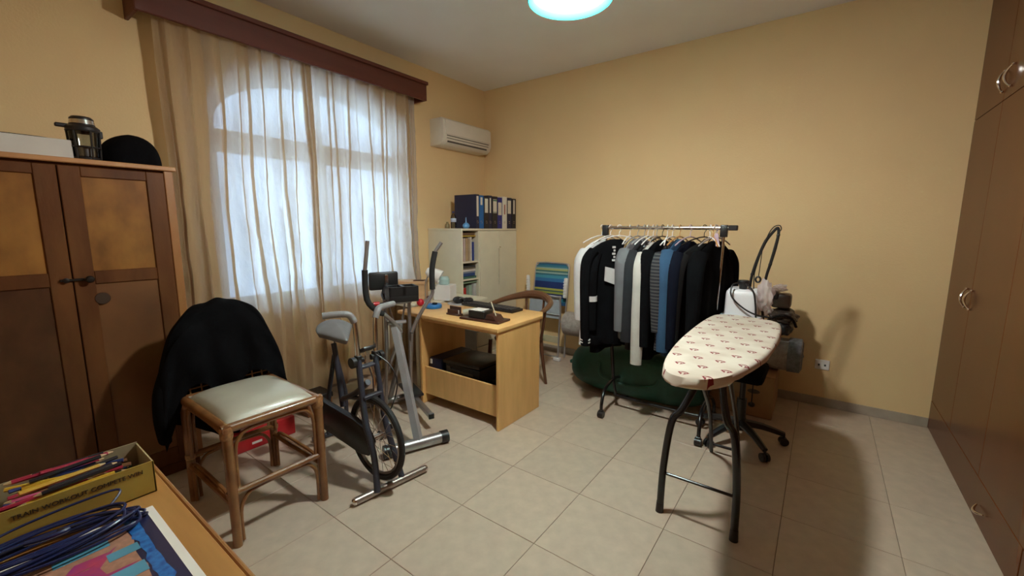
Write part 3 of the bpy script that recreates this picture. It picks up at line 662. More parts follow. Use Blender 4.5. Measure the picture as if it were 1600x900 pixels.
# arms
La = [(-2.44, 1.685, 1.345), (-2.448, 1.665, 1.18), (-2.45, 1.66, 1.15), (-2.448, 1.665, .95), (-2.41, 1.72, .865), (-2.395, 1.755, .845), (-2.37, 1.83, .76), (-2.36, 1.87, .70)]
Ra = [(-2.24, 2.165, 1.325), (-2.265, 2.125, 1.26), (-2.275, 2.10, 1.13), (-2.275, 2.10, .985), (-2.278, 2.095, .945), (-2.30, 2.03, .85), (-2.33, 1.98, .75), (-2.34, 1.95, .68)]
obj('arm', B().tube(La[4:], .0135, 12, smooth=3), steel, t); obj('arm_tip', B().tube(La[:3], .0135, 12, smooth=3), steel, t)
obj('arm_foam', B().tube(La[2:6], .020, 14, smooth=4), foam, t)
obj('arm', B().tube(Ra[3:], .0135, 12, smooth=3), steel, t); obj('arm_tip', B().tube(Ra[:2], .0135, 12), steel, t)
obj('arm_foam', B().tube(Ra[1:4], .020, 14, smooth=4), foam, t)
obj('lower_arm', B().tube([La[-1], EP(-.10, -.22, .16)], .013, 12), steel, t)
obj('lower_arm', B().tube([Ra[-1], EP(.14, -.22, .16)], .013, 12), steel, t)
for a in (-.12, .16):
    obj('pedal_rail', B().box((-.36, -.018, .09), (.30, .018, .125), .004, M=Matrix.Translation(P0_+e*a-m_*.10)@Matrix.Rotation(math.atan2(m_.y, m_.x), 4, 'Z')), steel, t)
    obj('rail_cap', B().box((.30, -.02, .087), (.315, .02, .128), .003, M=Matrix.Translation(P0_+e*a-m_*.10)@Matrix.Rotation(math.atan2(m_.y, m_.x), 4, 'Z')), black, t)
    obj('foot_pedal', B().box((-.33, -.06, .128), (-.02, .06, .15), .008, M=Matrix.Translation(P0_+e*a-m_*.10)@Matrix.Rotation(math.atan2(m_.y, m_.x), 4, 'Z')), black, t)
obj('rear_foot', B().tube([EP(-.22, -.38, .04), EP(.27, -.38, .04)], .03, 14), steel, t)
obj('rear_post', B().tube([EP(.02, -.38, .06), EP(.02, -.10, .42), EP(.02, 0, .76)], .02, 10), steel, t)
Mx = Matrix.Translation(P0_)@Matrix.Rotation(math.atan2(e.y, e.x), 4, 'Z')
b = B(); x0, x1, y0, y1, z0, z1 = -.07, .135, -.085, .045, .92, 1.03
b.box((x0, y0, z0), (x1, y1, z0+.05), .005, M=Mx)
for a, c in (((x0, y0), (x1, y0+.012)), ((x0, y1-.012), (x1, y1)), ((x0, y0), (x0+.012, y1)), ((x1-.012, y0), (x1, y1)), ((.02, y0), (.045, y1))): b.box((a[0], a[1], z0+.04), (c[0], c[1], z1), .003, M=Mx)
obj('cup_tray', b, black, t)
obj('back_pad', B().box((-.155, .13, .985), (.055, .16, 1.115), .025, M=Mx), black, t)
obj('pad_strip', B().box((-.045, .122, 1.01), (-.020, .129, 1.095), .003, M=Mx), chrome, t)
obj('console_arm', B().tube([EP(-.03, -.14, 1.03), EP(-.06, -.12, .95), EP(-.06, -.02, .90)], .02, 10), black, t)
obj('red_knob', B().cyl(EP(-.16, 0, .91), EP(-.12, 0, .91), .016, 14), redm, t, label='red tension knob')
obj('knob_stem', B().cyl(EP(-.12, 0, .91), EP(-.07, 0, .91), .007, 10), black, t)

# ------------------------------------------------------------------ beech desk
t = thing('beech_desk', 'light beech computer desk with low front panel and open knee space', 'desk', (-2.2, 2.5, 0))
A0, A1, Q0, Q1 = -2.555, -1.735, 2.205, 2.72
obj('desktop', B().prism([(-2.80, 2.19, .722), (-1.725, 2.17, .722), (-1.725, 2.745, .722), (-1.80, 2.865, .722), (-2.60, 2.865, .722), (-2.80, 2.60, .722)], (0, 0, .028), bev=.004), beech, t)
obj('side_panel', B().box((A1-.022, Q0-.01, 0), (A1, Q1, .722), .002), beechv, t)
obj('side_panel', B().box((A0, Q0, 0), (A0+.022, Q1, .722), .002), beechv, t)
obj('low_panel', B().box((A0+.022, Q0+.03, .08), (A1-.022, Q0+.046, .312), .002), beech, t)
obj('bottom_shelf', B().box((A0+.022, Q0+.046, .085), (A1-.022, Q1-.005, .103), .001), beech, t)
obj('apron', B().box((A0+.022, Q0+.012, .695), (A1-.022, Q0+.028, .722), .001), beech, t)
# cream return table with drawers
t = thing('cream_table', 'cream side table with drawers beneath joined to the beech desk', 'table', (-3.0, 2.9, 0))
obj('table_top', B().box((-3.38, 2.88, .722), (-2.62, 3.145, .75), .003).box((-3.38, 2.42, .722), (-2.815, 2.88, .75), .003), creamlam, t)
obj('drawer_case', B().box((-2.98, 2.90, .0), (-2.56, 3.13, .46), .004), mat('grey_case', (.42, .46, .47), .4), t)
for k in range(3): obj('drawer', B().box((-2.562, 2.905, .02+k*.145), (-2.545, 3.125, .155+k*.145), .003), creamlam, t)
obj('table_leg', B().box((-3.36, 2.45, 0), (-3.33, 2.50, .722), .002).box((-2.88, 2.44, 0), (-2.84, 2.48, .722), .002).box((-3.36, 3.08, 0), (-3.33, 3.13, .722), .002), creamlam, t)
ZD = .7505
# things under the desk
t = thing('black_printer', 'black printer stowed on the shelf inside the beech desk', 'printer', (-2.3, 2.45, .104))
obj('printer_body', B().box((-2.37, 2.30, .104), (-2.0, 2.62, .36), .015), black, t)
obj('printer_lid', B().box((-2.385, 2.285, .362), (-1.99, 2.63, .392), .012).rot((-2.2, 2.45, .38), ry=-.04), mat('dark_lid', (.03, .026, .02), .35), t)
obj('printer_slot', B().box((-2.32, 2.292, .30), (-2.06, 2.30, .32), .002), MATS['slot_dark'], t)
obj('printer_strip', B().box((-2.345, 2.291, .22), (-2.30, 2.299, .34), .002), mat('strip_grey', (.12, .11, .09), .5), t)
tag(obj('navy_case', B().box((-2.525, 2.27, .104), (-2.385, 2.66, .385), .02), mat('navy_plastic', (.012, .016, .05), .5)), 'dark navy case standing left of the printer under the desk', 'case')
tag(obj('case_tag', B().box((-2.50, 2.262, .335), (-2.48, 2.2695, .372), .001), paper), 'small white tag on the navy case under the desk', 'tag')
tag(obj('black_box', B().box((-1.985, 2.42, .104), (-1.84, 2.69, .26), .008), mat('dark_case', (.02, .018, .016), .6)), 'low black box right of the printer on the desk shelf', 'box')
tag(obj('blue_tin', B().cyl((-1.80, 2.31, .104), (-1.80, 2.31, .33), .035, 20), mat('navy_tin', (.01, .02, .12), .4)), 'small dark blue cylinder at the right end of the desk shelf', 'tin')

# things on the desk
t = thing('keyboard', 'black computer keyboard lying on the beech desk', 'keyboard', (-2.2, 2.74, ZD))
MK = Matrix.Translation((-2.24, 2.735, ZD))@Matrix.Rotation(-.03, 4, 'Z')
obj('keyboard_body', B().box((-.285, -.075, 0), (.285, .075, .022), .006, M=MK), black, t)
b = B()
for i in range(18):
    for j in range(5): b.box((-.27+i*.0302, -.062+j*.0245, .022), (-.244+i*.0302, -.041+j*.0245, .029), .002, M=MK)
o = obj('keys', b, mat('key_black', (.03, .03, .032), .5), t); o['kind'] = 'stuff'
tag(obj('mouse_pad', B().lathe([(0, 0), (.115, 0), (.115, .003), (0, .003)], (-2.60, 2.72, ZD), 30, sx=1, sy=.85), mat('grey_pad', (.5, .5, .5), .6)), 'pale round mouse pad under the black mouse pouch', 'mouse pad')
t = thing('black_pouch', 'pair of small black rounded pouches on the desk beside the keyboard', 'pouch', (-2.57, 2.74, ZD))
obj('pouch', B().ball((-2.615, 2.725, ZD+.033), .05, 3, (1, 1.1, .62), jit=.15), black, t)
obj('pouch', B().ball((-2.525, 2.755, ZD+.032), .047, 3, (1.1, 1, .6), jit=.15), black, t)
obj('pouch_band', B().tube([(-2.60, 2.70, ZD+.035), (-2.565, 2.705, ZD+.058), (-2.53, 2.715, ZD+.06)], .004, 6, smooth=3), steel, t)
mah = mat('mahogany', (.055, .018, .012), .35)
t = thing('desk_organiser', 'dark wooden desk organiser holding note paper and a pen near the desk corner', 'organiser', (-1.95, 2.37, ZD))
obj('organiser_base', B().box((-2.17, 2.27, ZD), (-1.81, 2.43, ZD+.016), .004).rot((-1.99, 2.35, ZD), rz=.07), mah, t)
obj('note_tray', B().box((-2.10, 2.295, ZD+.016), (-1.955, 2.415, ZD+.07), .003).rot((-1.99, 2.35, ZD), rz=.07), black, t)
obj('note_paper', B().box((-2.09, 2.305, ZD+.07), (-1.985, 2.405, ZD+.075), .001).rot((-1.99, 2.35, ZD), rz=.07), paper, t)
obj('pen_stand', B().prism([(-1.95, 2.30, ZD+.016), (-1.84, 2.30, ZD+.016), (-1.87, 2.30, ZD+.05), (-1.93, 2.30, ZD+.055)], (0, .10, 0), bev=.004), mah, t)
tag(obj('desk_pen', B().tube([(-1.865, 2.335, ZD+.04), (-1.945, 2.375, ZD+.135)], [.003, .0055], 8), mat('pen_cream', (.55, .50, .35), .3, metal=.3)), 'pale pen leaning up out of the wooden desk organiser', 'pen')
t = thing('card_holder', 'dark red-brown card holder at the front edge of the desk', 'card holder', (-2.29, 2.35, ZD))
obj('holder_base', B().box((-2.36, 2.315, ZD), (-2.22, 2.375, ZD+.014), .003), mah, t)
obj('holder_front', B().box((-2.355, 2.325, ZD+.014), (-2.24, 2.333, ZD+.045), .002), mah, t)
obj('holder_back', B().box((-2.355, 2.352, ZD+.014), (-2.235, 2.362, ZD+.066), .002), mah, t)
obj('cards', B().box((-2.33, 2.334, ZD+.014), (-2.25, 2.350, ZD+.04), .001), paper, t)
t = thing('label_roll', 'pale roll of paper and folded receipts between card holder and organiser', 'paper roll', (-2.13, 2.36, ZD))
obj('roll', B().cyl((-2.20, 2.345, ZD+.028), (-2.115, 2.395, ZD+.045), .027, 20), mat('receipt', (.55, .55, .42), .7), t)
obj('receipt', B().box((-2.17, 2.31, ZD+.001), (-2.08, 2.37, ZD+.012), .002).rot((-2.1, 2.35, ZD), rz=.4), MATS['receipt'], t)
tag(obj('note_sheet', B().box((-2.22, 2.45, ZD), (-2.02, 2.57, ZD+.003), .0005).rot((-2.12, 2.5, ZD), rz=.15), paper), 'white sheets of note paper lying behind the organiser', 'paper')
t = thing('blue_disc', 'flat round bright blue dispenser on the desk edge', 'dispenser', (-2.64, 2.46, ZD))
obj('disc', B().lathe([(0, 0), (.07, 0), (.074, .006), (.074, .024), (.07, .03), (.02, .03), (.018, .024), (0, .024)], (-2.645, 2.445, ZD), 32), blue, t)
obj('black_clip', B().box((-2.655, 2.44, ZD+.03), (-2.615, 2.47, ZD+.045), .006), black, t)
tag(obj('red_ball', B().ball((-2.79, 2.43, ZD+.033), .033, 3), mat('red_shiny', (.55, .01, .03), .3)), 'small glossy red ball at the left end of the desk', 'ball')
t = thing('small_figurine', 'tiny figurine with brown hair and pink clothes beside the red ball', 'figurine', (-2.75, 2.5, ZD))
obj('figurine_body', B().lathe([(0, 0), (.024, 0), (.02, .03), (.012, .05), (0, .052)], (-2.75, 2.49, ZD), 16), mat('pink_matt', (.45, .25, .25), .6), t)
obj('figurine_head', B().ball((-2.75, 2.49, ZD+.066), .017, 2), mat('skin_tone', (.6, .38, .26), .6), t)
obj('figurine_hair', B().ball((-2.752, 2.492, ZD+.073), .019, 2, (1, 1, .8)), mat('brown_hair', (.12, .05, .03), .8), t)
t = thing('wooden_organiser', 'pale wooden box organiser standing on the table below the curtain', 'organiser', (-3.1, 2.65, ZD))
Mo = Matrix.Translation((-3.09, 2.60, ZD))@Matrix.Rotation(.62, 4, 'Z')
plain = mat('pale_wood', (.62, .38, .20), .5, scale=5, stretch=(1, 1, 6))
obj('organiser_body', B().box((-.16, -.085, 0), (.13, .085, .155), .004, M=Mo), plain, t)
obj('organiser_lid', B().box((-.165, -.09, .157), (.135, .09, .185), .004, M=Mo), plain, t)
obj('lid_slot', B().box((.02, -.05, .1852), (.12, .03, .192), .002, M=Mo), mah, t)
tag(obj('white_carton', B().box((-.085, -.075, 0), (.085, .075, .145), .004, M=Matrix.Translation((-2.86, 2.80, ZD))@Matrix.Rotation(.35, 4, 'Z')), white), 'plain white carton on the cream table beside the bookcase', 'carton')
t = thing('desk_lamp', 'small white desk lamp with a cone shade tilted over the white carton', 'lamp', (-2.93, 2.66, ZD))
obj('lamp_foot', B().lathe([(0, 0), (.055, 0), (.055, .012), (.02, .02), (0, .02)], (-2.95, 2.63, ZD), 24), steel, t)
obj('lamp_stem', B().tube([(-2.95, 2.63, ZD+.015), (-2.955, 2.635, ZD+.15), (-2.93, 2.66, ZD+.245)], .007, 8, smooth=3), steel, t)
ax = Vector((.70, .50, -.42)).normalized()
obj('lamp_shade', B().lathe([(0, -.045), (.028, -.043), (.045, -.02), (.058, .04), (.066, .10), (.063, .10), (.052, .04), (.0, -.01)], (-2.915, 2.675, ZD+.265), 28, axis=ax), white, t)
tag(obj('pale_tub', B().lathe([(0, 0), (.045, 0), (.05, .006), (.052, .05), (.046, .056), (.04, .075), (0, .078)], (-2.87, 2.80, ZD+.146), 24), mat('pale_teal', (.42, .60, .58), .3)), 'pale blue-green plastic tub standing on the white carton', 'tub')

# ------------------------------------------------------------------ bookcase, cupboard and their contents
CX = -2.97
t = thing('narrow_bookcase', 'narrow cream open bookcase against the window wall', 'bookcase', (-3.2, 3.3, 0))
zt = 1.42
obj('side_panel', B().box((XW+.005, 3.155, 0), (CX, 3.173, zt-.022), .001), creamlam, t)
obj('side_panel', B().box((XW+.005, 3.417, 0), (CX, 3.435, zt-.022), .001), creamlam, t)
obj('back_panel', B().box((XW+.005, 3.173, 0), (XW+.015, 3.417, zt-.022), 0), creamlam, t)
obj('top_panel', B().box((XW+.005, 3.150, zt-.022), (CX+.006, 3.438, zt), .003), creamlam, t)
for z in (.08, .40, .60, .885, 1.07): obj('shelf', B().box((XW+.015, 3.173, z-.009), (CX-.006, 3.417, z+.009), .001), creamlam, t)
t = thing('cream_cupboard', 'cream two-door cupboard in the room corner carrying the ring binders', 'cupboard', (-3.2, 3.78, 0))
obj('carcass', B().box((XW+.005, 3.442, .0), (CX-.018, YB-.006, zt-.022), .002), creamlam, t)
obj('top_panel', B().box((XW+.005, 3.440, zt-.022), (CX+.004, YB-.004, zt-.002), .003), creamlam, t)
for ya, yb, hy in ((3.444, 3.776, 3.76), (3.780, YB-.008, 3.796)):
    d = obj('door', B().box((CX-.017, ya, .04), (CX, yb, zt-.026), .002), creamlam, t)
obj('handle', B().box((CX, 3.760, .78), (CX+.010, 3.772, 1.20), .003), mat('cream_handle', (.6, .55, .40), .4), t)
obj('lock', B().lathe([(0, 0), (.008, 0), (.008, .004), (0, .005)], (CX, 3.79, 1.21), 12, (1, 0, 0)), chrome, t)
# binders
navy = mat('binder_navy', (.010, .013, .045), .5, var=.05); bb2 = mat('binder_blue', (.01, .12, .36), .5, var=.05); bk = mat('binder_black', (.012, .012, .018), .5, var=.05)
vio = mat('binder_violet', (.02, .02, .20), .5, var=.05); wb = mat('binder_white', (.72, .68, .60), .5, var=.03)
lab = mat('label_paper', (.66, .62, .52), .7, var=.03); ringm = chrome
BZ = zt-.001
spec = [(3.385, 3.437, navy, 'n', 'navy ring binder showing its broad side, first in the row on the cupboards'),
        (3.440, 3.515, bb2, 's', 'bright blue ring binder, second in the row on the cupboards'),
        (3.518, 3.594, bk, 'L', 'black ring binder with a long pale label, right of the bright blue one'),
        (3.597, 3.655, navy, 's', 'narrow navy ring binder with a slim label, fourth in the row'),
        (3.658, 3.750, bk, 'L', 'wide black ring binder with a green-edged label, middle of the row'),
        (3.753, 3.838, vio, 'm', 'violet-blue ring binder left of the white one'),
        (3.841, 3.925, wb, 't', 'white ring binder with red print on the spine'),
        (3.928, 4.020, navy, 'L', 'navy ring binder with a white label right of the white binder'),
        (4.023, 4.100, bk, 's', 'black ring binder at the right end of the row in the corner')]
for i, (ya, yb, m, k, lb) in enumerate(spec):
    hgt = .358-.006*(i % 3); t = thing('ring_binder', lb, 'binder', (-3.1, (ya+yb)/2, BZ), 'ring binders on the cupboards')
    x0, x1 = -3.285, CX-.004-(.003*(i % 2))
    obj('cover', B().box((x0, ya, BZ), (x1, ya+.004, BZ+hgt), .001).box((x0, yb-.004, BZ), (x1, yb, BZ+hgt), .001), m, t)
    obj('spine', B().box((x1-.004, ya, BZ), (x1, yb, BZ+hgt), .0015), m, t)
    obj('paper_block', B().box((x0+.012, ya+.008, BZ+.012), (x1-.03, yb-.014, BZ+hgt-.03), .001), paper, t)
    w_ = yb-ya; c = (ya+yb)/2
    if k in 'LsmnS':
        hw = w_*{'L': .34, 's': .2, 'm': .36, 'n': .28}[k]; za, zb = {'L': (.17, .32), 's': (.17, .33), 'm': (.15, .29), 'n': (.13, .34)}[k]
        if i == 1: za = .25
        obj('spine_label', B().box((x1, c-hw, BZ+za), (x1+.0012, c+hw, BZ+zb), 0), lab, t)
        if i == 4: obj('label_edge', B().box((x1+.0012, c-hw, BZ+zb-.02), (x1+.0018, c+hw, BZ+zb-.005), 0).box((x1+.0012, c-hw, BZ+za+.005), (x1+.0018, c+hw, BZ+za+.012), 0), mat('label_green', (.02, .15, .08), .6), t)
    if k == 't':
        Mt = frame((x1+.0006, c, BZ+.20), (0, 0, 1), (0, -1, 0)); text_obj('ARCHIVE', .03, Mt, mat('print_red', (.35, .04, .03), .6), t, name='spine_print') if False else obj('spine_print', B().box((x1, c-.012, BZ+.16), (x1+.0008, c+.008, BZ+.27), 0), mat('print_red', (.40, .12, .08), .6), t)
    obj('finger_ring', B().tube([(x1+.001, c+.012*math.cos(a*PI/8), BZ+.07+.012*math.sin(a*PI/8)) for a in range(16)], .002, 5, closed=True), ringm, t)
# small things left of the binders
t = thing('water_bottle', 'small clear plastic water bottle standing on the bookcase', 'bottle', (-3.13, 3.2, zt))
obj('bottle_body', B().lathe([(0, .002), (.026, .002), (.029, .01), (.029, .055), (.026, .06), (.029, .065), (.029, .11), (.022, .135), (.011, .15), (.011, .16), (0, .16)], (-3.12, 3.195, zt), 22), jar_m, t)
obj('bottle_cap', B().lathe([(0, .16), (.0125, .16), (.0125, .176), (0, .177)], (-3.12, 3.195, zt), 18), mat('cap_navy', (.02, .03, .12), .4), t)
obj('bottle_label', B().lathe([(.0293, .066), (.0297, .067), (.0297, .104), (.0293, .105)], (-3.12, 3.195, zt), 22), mat('label_pale', (.45, .52, .65), .5), t)
t = thing('squeeze_bulb', 'light blue rubber squeeze bulb with a pointed nozzle on the bookcase', 'bulb', (-3.05, 3.3, zt))
obj('bulb', B().lathe([(0, .001), (.025, .003), (.038, .02), (.036, .038), (.022, .055), (.009, .062)], (-3.03, 3.29, zt), 24), mat('bulb_blue', (.12, .35, .68), .4), t)
obj('nozzle', B().lathe([(.009, .060), (.006, .08), (.004, .115), (0, .117)], (-3.03, 3.29, zt), 14), mat('nozzle_blue', (.18, .36, .60), .4), t)
tag(obj('olive_jar', B().lathe([(0, .001), (.024, .001), (.026, .01), (.024, .04), (.012, .055), (.012, .068), (0, .07)], (-3.2, 3.185, zt), 18), mat('olive_glass', (.25, .20, .09), .3)), 'small olive-brown jar left of the water bottle on the bookcase', 'jar')
# books and papers in the bookcase
def book(name, lb, a, c, m, grp=None, cat='book', rx=0, rz=0):
    t = thing(name, lb, cat, ((a[0]+c[0])/2, (a[1]+c[1])/2, a[2]), grp)
    ct = ((a[0]+c[0])/2, (a[1]+c[1])/2, a[2]); th = .0025
    vert = (c[2]-a[2]) > (c[1]-a[1])
    if vert:
        obj('cover', B().box(a, (c[0], a[1]+th, c[2]), .0005).box((a[0], c[1]-th, a[2]), c, .0005).box((c[0]-th, a[1], a[2]), c, .001).rot(ct, rz=rz, rx=rx), m, t)
        obj('pages', B().box((a[0]+.004, a[1]+th, a[2]+.004), (c[0]-.004, c[1]-th, c[2]-.004), 0).rot(ct, rz=rz, rx=rx), paper, t)
    else:
        obj('cover', B().box(a, (c[0], c[1], a[2]+th), .0005).box((a[0], a[1], c[2]-th), c, .0005).box((c[0]-th, a[1], a[2]), c, .001).rot(ct, rz=rz), m, t)
        obj('pages', B().box((a[0]+.004, a[1]+.004, a[2]+th), (c[0]-.004, c[1]-.004, c[2]-th), 0).rot(ct, rz=rz), paper, t)
    return t
up = [(.022, (.55, .40, .36), 'dull pink', .235), (.020, (.62, .50, .46), 'pale pink', .24), (.030, (.50, .36, .20), 'tan', .24), (.026, (.45, .34, .22), 'brown-beige', .235), (.018, (.75, .72, .66), 'off-white', .25), (.028, (.02, .05, .26), 'royal blue', .20)]
y = 3.182
for wd, c, nm, hh in up:
    book('upright_folder', f'{nm} folder standing upright on the upper bookcase shelf', (-3.28, y, 1.080), (CX-.02, y+wd, 1.080+hh), mat('folder_'+nm.replace(' ', '_'), c, .6), 'folders standing on the upper bookcase shelf', 'folder'); y += wd+.008
book('flat_folder', 'yellow folder laid flat on top of the upright folders', (-3.26, 3.185, 1.336), (CX-.03, 3.405, 1.350), mat('folder_yellow', (.65, .45, .06), .6), None, 'folder')
book('flat_folder', 'brown notebook laid flat above the yellow folder', (-3.26, 3.19, 1.351), (CX-.02, 3.38, 1.375), mat('folder_brown', (.16, .09, .05), .6), None, 'folder')
z = .895
for hh, c, nm in ((.022, (.06, .16, .12), 'dark green'), (.030, (.03, .07, .22), 'navy blue'), (.016, (.25, .28, .40), 'grey-blue'), (.024, (.70, .66, .62), 'white'), (.014, (.20, .17, .12), 'dull brown'), (.018, (.05, .05, .05), 'black')):
    book('stacked_book', f'{nm} book lying flat in the pile on the middle bookcase shelf', (-3.25, 3.182+random.random()*.01, z), (CX-.015-random.random()*.02, 3.40-random.random()*.015, z+hh), mat('stack_'+nm.replace(' ', '_'), c, .6), 'pile of books on the middle bookcase shelf'); z += hh+.002
book('flat_folder', 'pale green folder lying flat at the top of the lower bookcase shelf', (-3.25, 3.20, .845), (CX-.02, 3.41, .858), mat('folder_green', (.25, .40, .25), .6), None, 'folder')
book('upright_book', 'bright red book standing in the lower bookcase shelf', (-3.22, 3.19, .611), (CX-.02, 3.235, .80), mat('book_red', (.50, .03, .02), .5), None)
book('upright_book', 'pale green and white book standing right of the red book', (-3.22, 3.29, .611), (CX-.03, 3.34, .82), mat('book_pale_green', (.35, .48, .36), .5), None)
book('upright_book', 'grey-white magazine file right of the pale green book', (-3.22, 3.35, .611), (CX-.02, 3.395, .835), mat('book_grey_white', (.55, .55, .52), .5), None)

# ------------------------------------------------------------------ bentwood armchair behind the desk
t = thing('bentwood_armchair', 'dark brown bentwood armchair pushed in behind the beech desk', 'chair', (-2.15, 3.02, 0))
ac = (-2.16, 3.08)
hp = [(ac[0]-.27, ac[1]-.26, .70), (ac[0]-.29, ac[1]-.10, .725), (ac[0]-.24, ac[1]+.10, .76), (ac[0]-.12, ac[1]+.21, .79), (ac[0], ac[1]+.235, .80), (ac[0]+.12, ac[1]+.21, .79), (ac[0]+.24, ac[1]+.10, .76), (ac[0]+.29, ac[1]-.10, .725), (ac[0]+.27, ac[1]-.26, .70)]
obj('arm_hoop', B().tube(hp, [.017, .020, .026, .036, .042, .036, .026, .020, .017], 10, smooth=5), bentwood, t)
b = B(); b.lathe([(0, 0), (.19, 0), (.205, .008), (.21, .02), (.2, .032), (.16, .036), (0, .030)], (ac[0], ac[1]-.07, .425), 36); obj('seat', b, bentwood, t)
for sx in (-1, 1):
    obj('leg', B().tube([(ac[0]+sx*.205, ac[1]+.10, 0), (ac[0]+sx*.19, ac[1]+.06, .25), (ac[0]+sx*.175, ac[1]+.05, .44)], [.013, .016, .018], 10, smooth=4), bentwood, t)
    obj('leg', B().tube([(ac[0]+sx*.19, ac[1]-.27, 0), (ac[0]+sx*.175, ac[1]-.24, .44)], [.013, .018], 10), bentwood, t)
    obj('arm_support', B().tube([(ac[0]+sx*.195, ac[1]+.02, .44), (ac[0]+sx*.25, ac[1]-.03, .58), (ac[0]+sx*.285, ac[1]-.06, .72)], .013, 10, smooth=4), bentwood, t)
obj('back_splat', B().tube([(ac[0]-.05, ac[1]+.13, .44), (ac[0]-.09, ac[1]+.20, .62), (ac[0]-.10, ac[1]+.215, .78)], .011, 8, smooth=3).tube([(ac[0]+.05, ac[1]+.13, .44), (ac[0]+.09, ac[1]+.20, .62), (ac[0]+.10, ac[1]+.215, .78)], .011, 8, smooth=3), bentwood, t)
obj('leg_ring', B().tube([(ac[0]+.165*math.cos(a*PI/12), ac[1]-.08+.165*math.sin(a*PI/12), .25) for a in range(24)], .010, 8, closed=True), bentwood, t)

# ------------------------------------------------------------------ folded beach chair
t = thing('beach_chair', 'folded beach chair with blue, green and yellow striped fabric leaning on the back wall', 'beach chair', (-2.4, 4.0, 0))
sm = bpy.data.materials.new('striped_fabric'); sm.use_nodes = True; nt = sm.node_tree; p = nt.nodes['Principled BSDF']; p.inputs['Roughness'].default_value = .85
tc = nn(nt, 'ShaderNodeTexCoord'); sx_ = nn(nt, 'ShaderNodeSeparateXYZ'); mr = nn(nt, 'ShaderNodeMapRange'); mr.inputs[1].default_value = .58; mr.inputs[2].default_value = 1.04
cr = nn(nt, 'ShaderNodeValToRGB'); cr.color_ramp.interpolation = 'CONSTANT'
stripes = [(0, (.02, .10, .22)), (.08, (.03, .22, .30)), (.16, (.01, .03, .13)), (.26, (.30, .34, .06)), (.31, (.05, .10, .10)), (.34, (.42, .42, .08)), (.39, (.01, .03, .14)), (.55, (.03, .16, .36)), (.63, (.06, .28, .38)), (.70, (.03, .14, .18)), (.74, (.30, .42, .36)), (.78, (.05, .16, .14)), (.82, (.40, .42, .16)), (.86, (.25, .38, .34)), (.89, (.04, .18, .24)), (.94, (.02, .12, .22))]
els = cr.color_ramp.elements; els[0].position = 0; els[0].color = (*stripes[0][1], 1); els[1].position = stripes[1][0]; els[1].color = (*stripes[1][1], 1)
for ps, c in stripes[2:]: el = els.new(ps); el.color = (*c, 1)
nt.links.new(tc.outputs['Object'], sx_.inputs[0]); nt.links.new(sx_.outputs[2], mr.inputs[0]); nt.links.new(mr.outputs[0], cr.inputs[0]); nt.links.new(cr.outputs[0], p.inputs['Base Color'])
lean = Matrix.Translation((-2.42, 3.97, .58))@Matrix.Rotation(-.13, 4, 'X')
b = B()
P = [(-.205, 0), (.205, 0), (.21, .38), (.20, .425), (.17, .455), (-.17, .455), (-.20, .425), (-.21, .38)]
b.prism([lean@Vector((x, 0, z)) for x, z in P], (0, .025, 0), bev=.006); obj('back_fabric', b, sm, t)
alu = mat('aluminium', (.55, .56, .58), .35, metal=.7)
obj('back_frame', B().tube([lean@Vector(q) for q in ((-.215, .012, -.30), (-.215, .012, .37), (-.205, .012, .43), (-.17, .012, .462), (.17, .012, .462), (.205, .012, .43), (.215, .012, .37), (.215, .012, -.30))], .009, 8, smooth=3), alu, t)
pale = mat('pale_blue_fabric', (.40, .46, .50), .8, var=.08, scale=20)
obj('seat_fabric', B().box((-2.62, 3.87, .45), (-2.22, 3.885, .70), .004).rot((-2.42, 3.88, .45), rx=-.08), pale, t)
obj('seat_frame', B().tube([(-2.635, 3.86, .47), (-2.635, 3.85, .68), (-2.61, 3.85, .70), (-2.23, 3.85, .70), (-2.205, 3.85, .68), (-2.205, 3.86, .47)], .010, 8, smooth=3).tube([(-2.635, 3.86, .50), (-2.205, 3.86, .50)], .009, 8), alu, t)
for x in (-2.66, -2.18):
    obj('armrest', B().box((x-.02, 3.90, .68), (x+.02, 3.93, .90), .012).rot((x, 3.92, .8), ry=.06 if x > -2.4 else -.03), white, t)
    b = B()
    for k in range(6): b.box((x-.016, 3.893, .70+k*.03), (x+.016, 3.899, .712+k*.03), .001)
    obj('armrest_ribs', b, white, t)
for x in (-2.63, -2.205):
    obj('leg', B().tube([(x, 3.85, .50), (x, 3.82, .02)], .009, 8), alu, t)
    obj('leg', B().tube([(x+.02, 3.95, .52), (x+.02, 3.93, .02)], .009, 8), alu, t)
    obj('foot_cap', B().box((x-.05, 3.80, .002), (x+.03, 3.85, .04), .008), white, t)
obj('cross_bar', B().tube([(-2.63, 3.82, .045), (-2.205, 3.82, .045)], .009, 8), alu, t)
obj('cream_slat', B().box((-2.62, 3.90, .17), (-2.24, 3.91, .245), .004), mat('cream_slat', (.62, .55, .35), .6), t)

# ------------------------------------------------------------------ rug roll, green bag, cardboard box
t = thing('rug_roll', 'long grey rolled-up rug lying along the back wall', 'rug', (-1.1, 3.82, .47))
P = []
ry_, rz_, rad = 3.83, .455, .125
def rollf(u, v):
    a = 2*PI*u; r = rad*(1+.04*noise.noise(Vector((v*4, u*2, 1)))); zz = rz_-.02+.025*v
    return (-2.10+(-.06+2.10)*v, ry_+r*math.cos(a), zz+r*math.sin(a))
obj('roll', B().grid(rollf, 36, 30, closeu=True), rugm, t, ang=80)
obj('roll_end', B().lathe([(0, .012), (.03, .0), (.10, .004), (.132, -.01), (.134, -.09), (.12, -.092)], (-.055, ry_, rz_+.005), 36, axis=(1, 0, 0)), rugend, t, label='darker grey end of the rug roll')
b = B(); sp = [(-2.112, ry_+(.012+.0035*k)*math.cos(k*.5), rz_-.02+(.012+.0035*k)*math.sin(k*.5)) for k in range(32)]
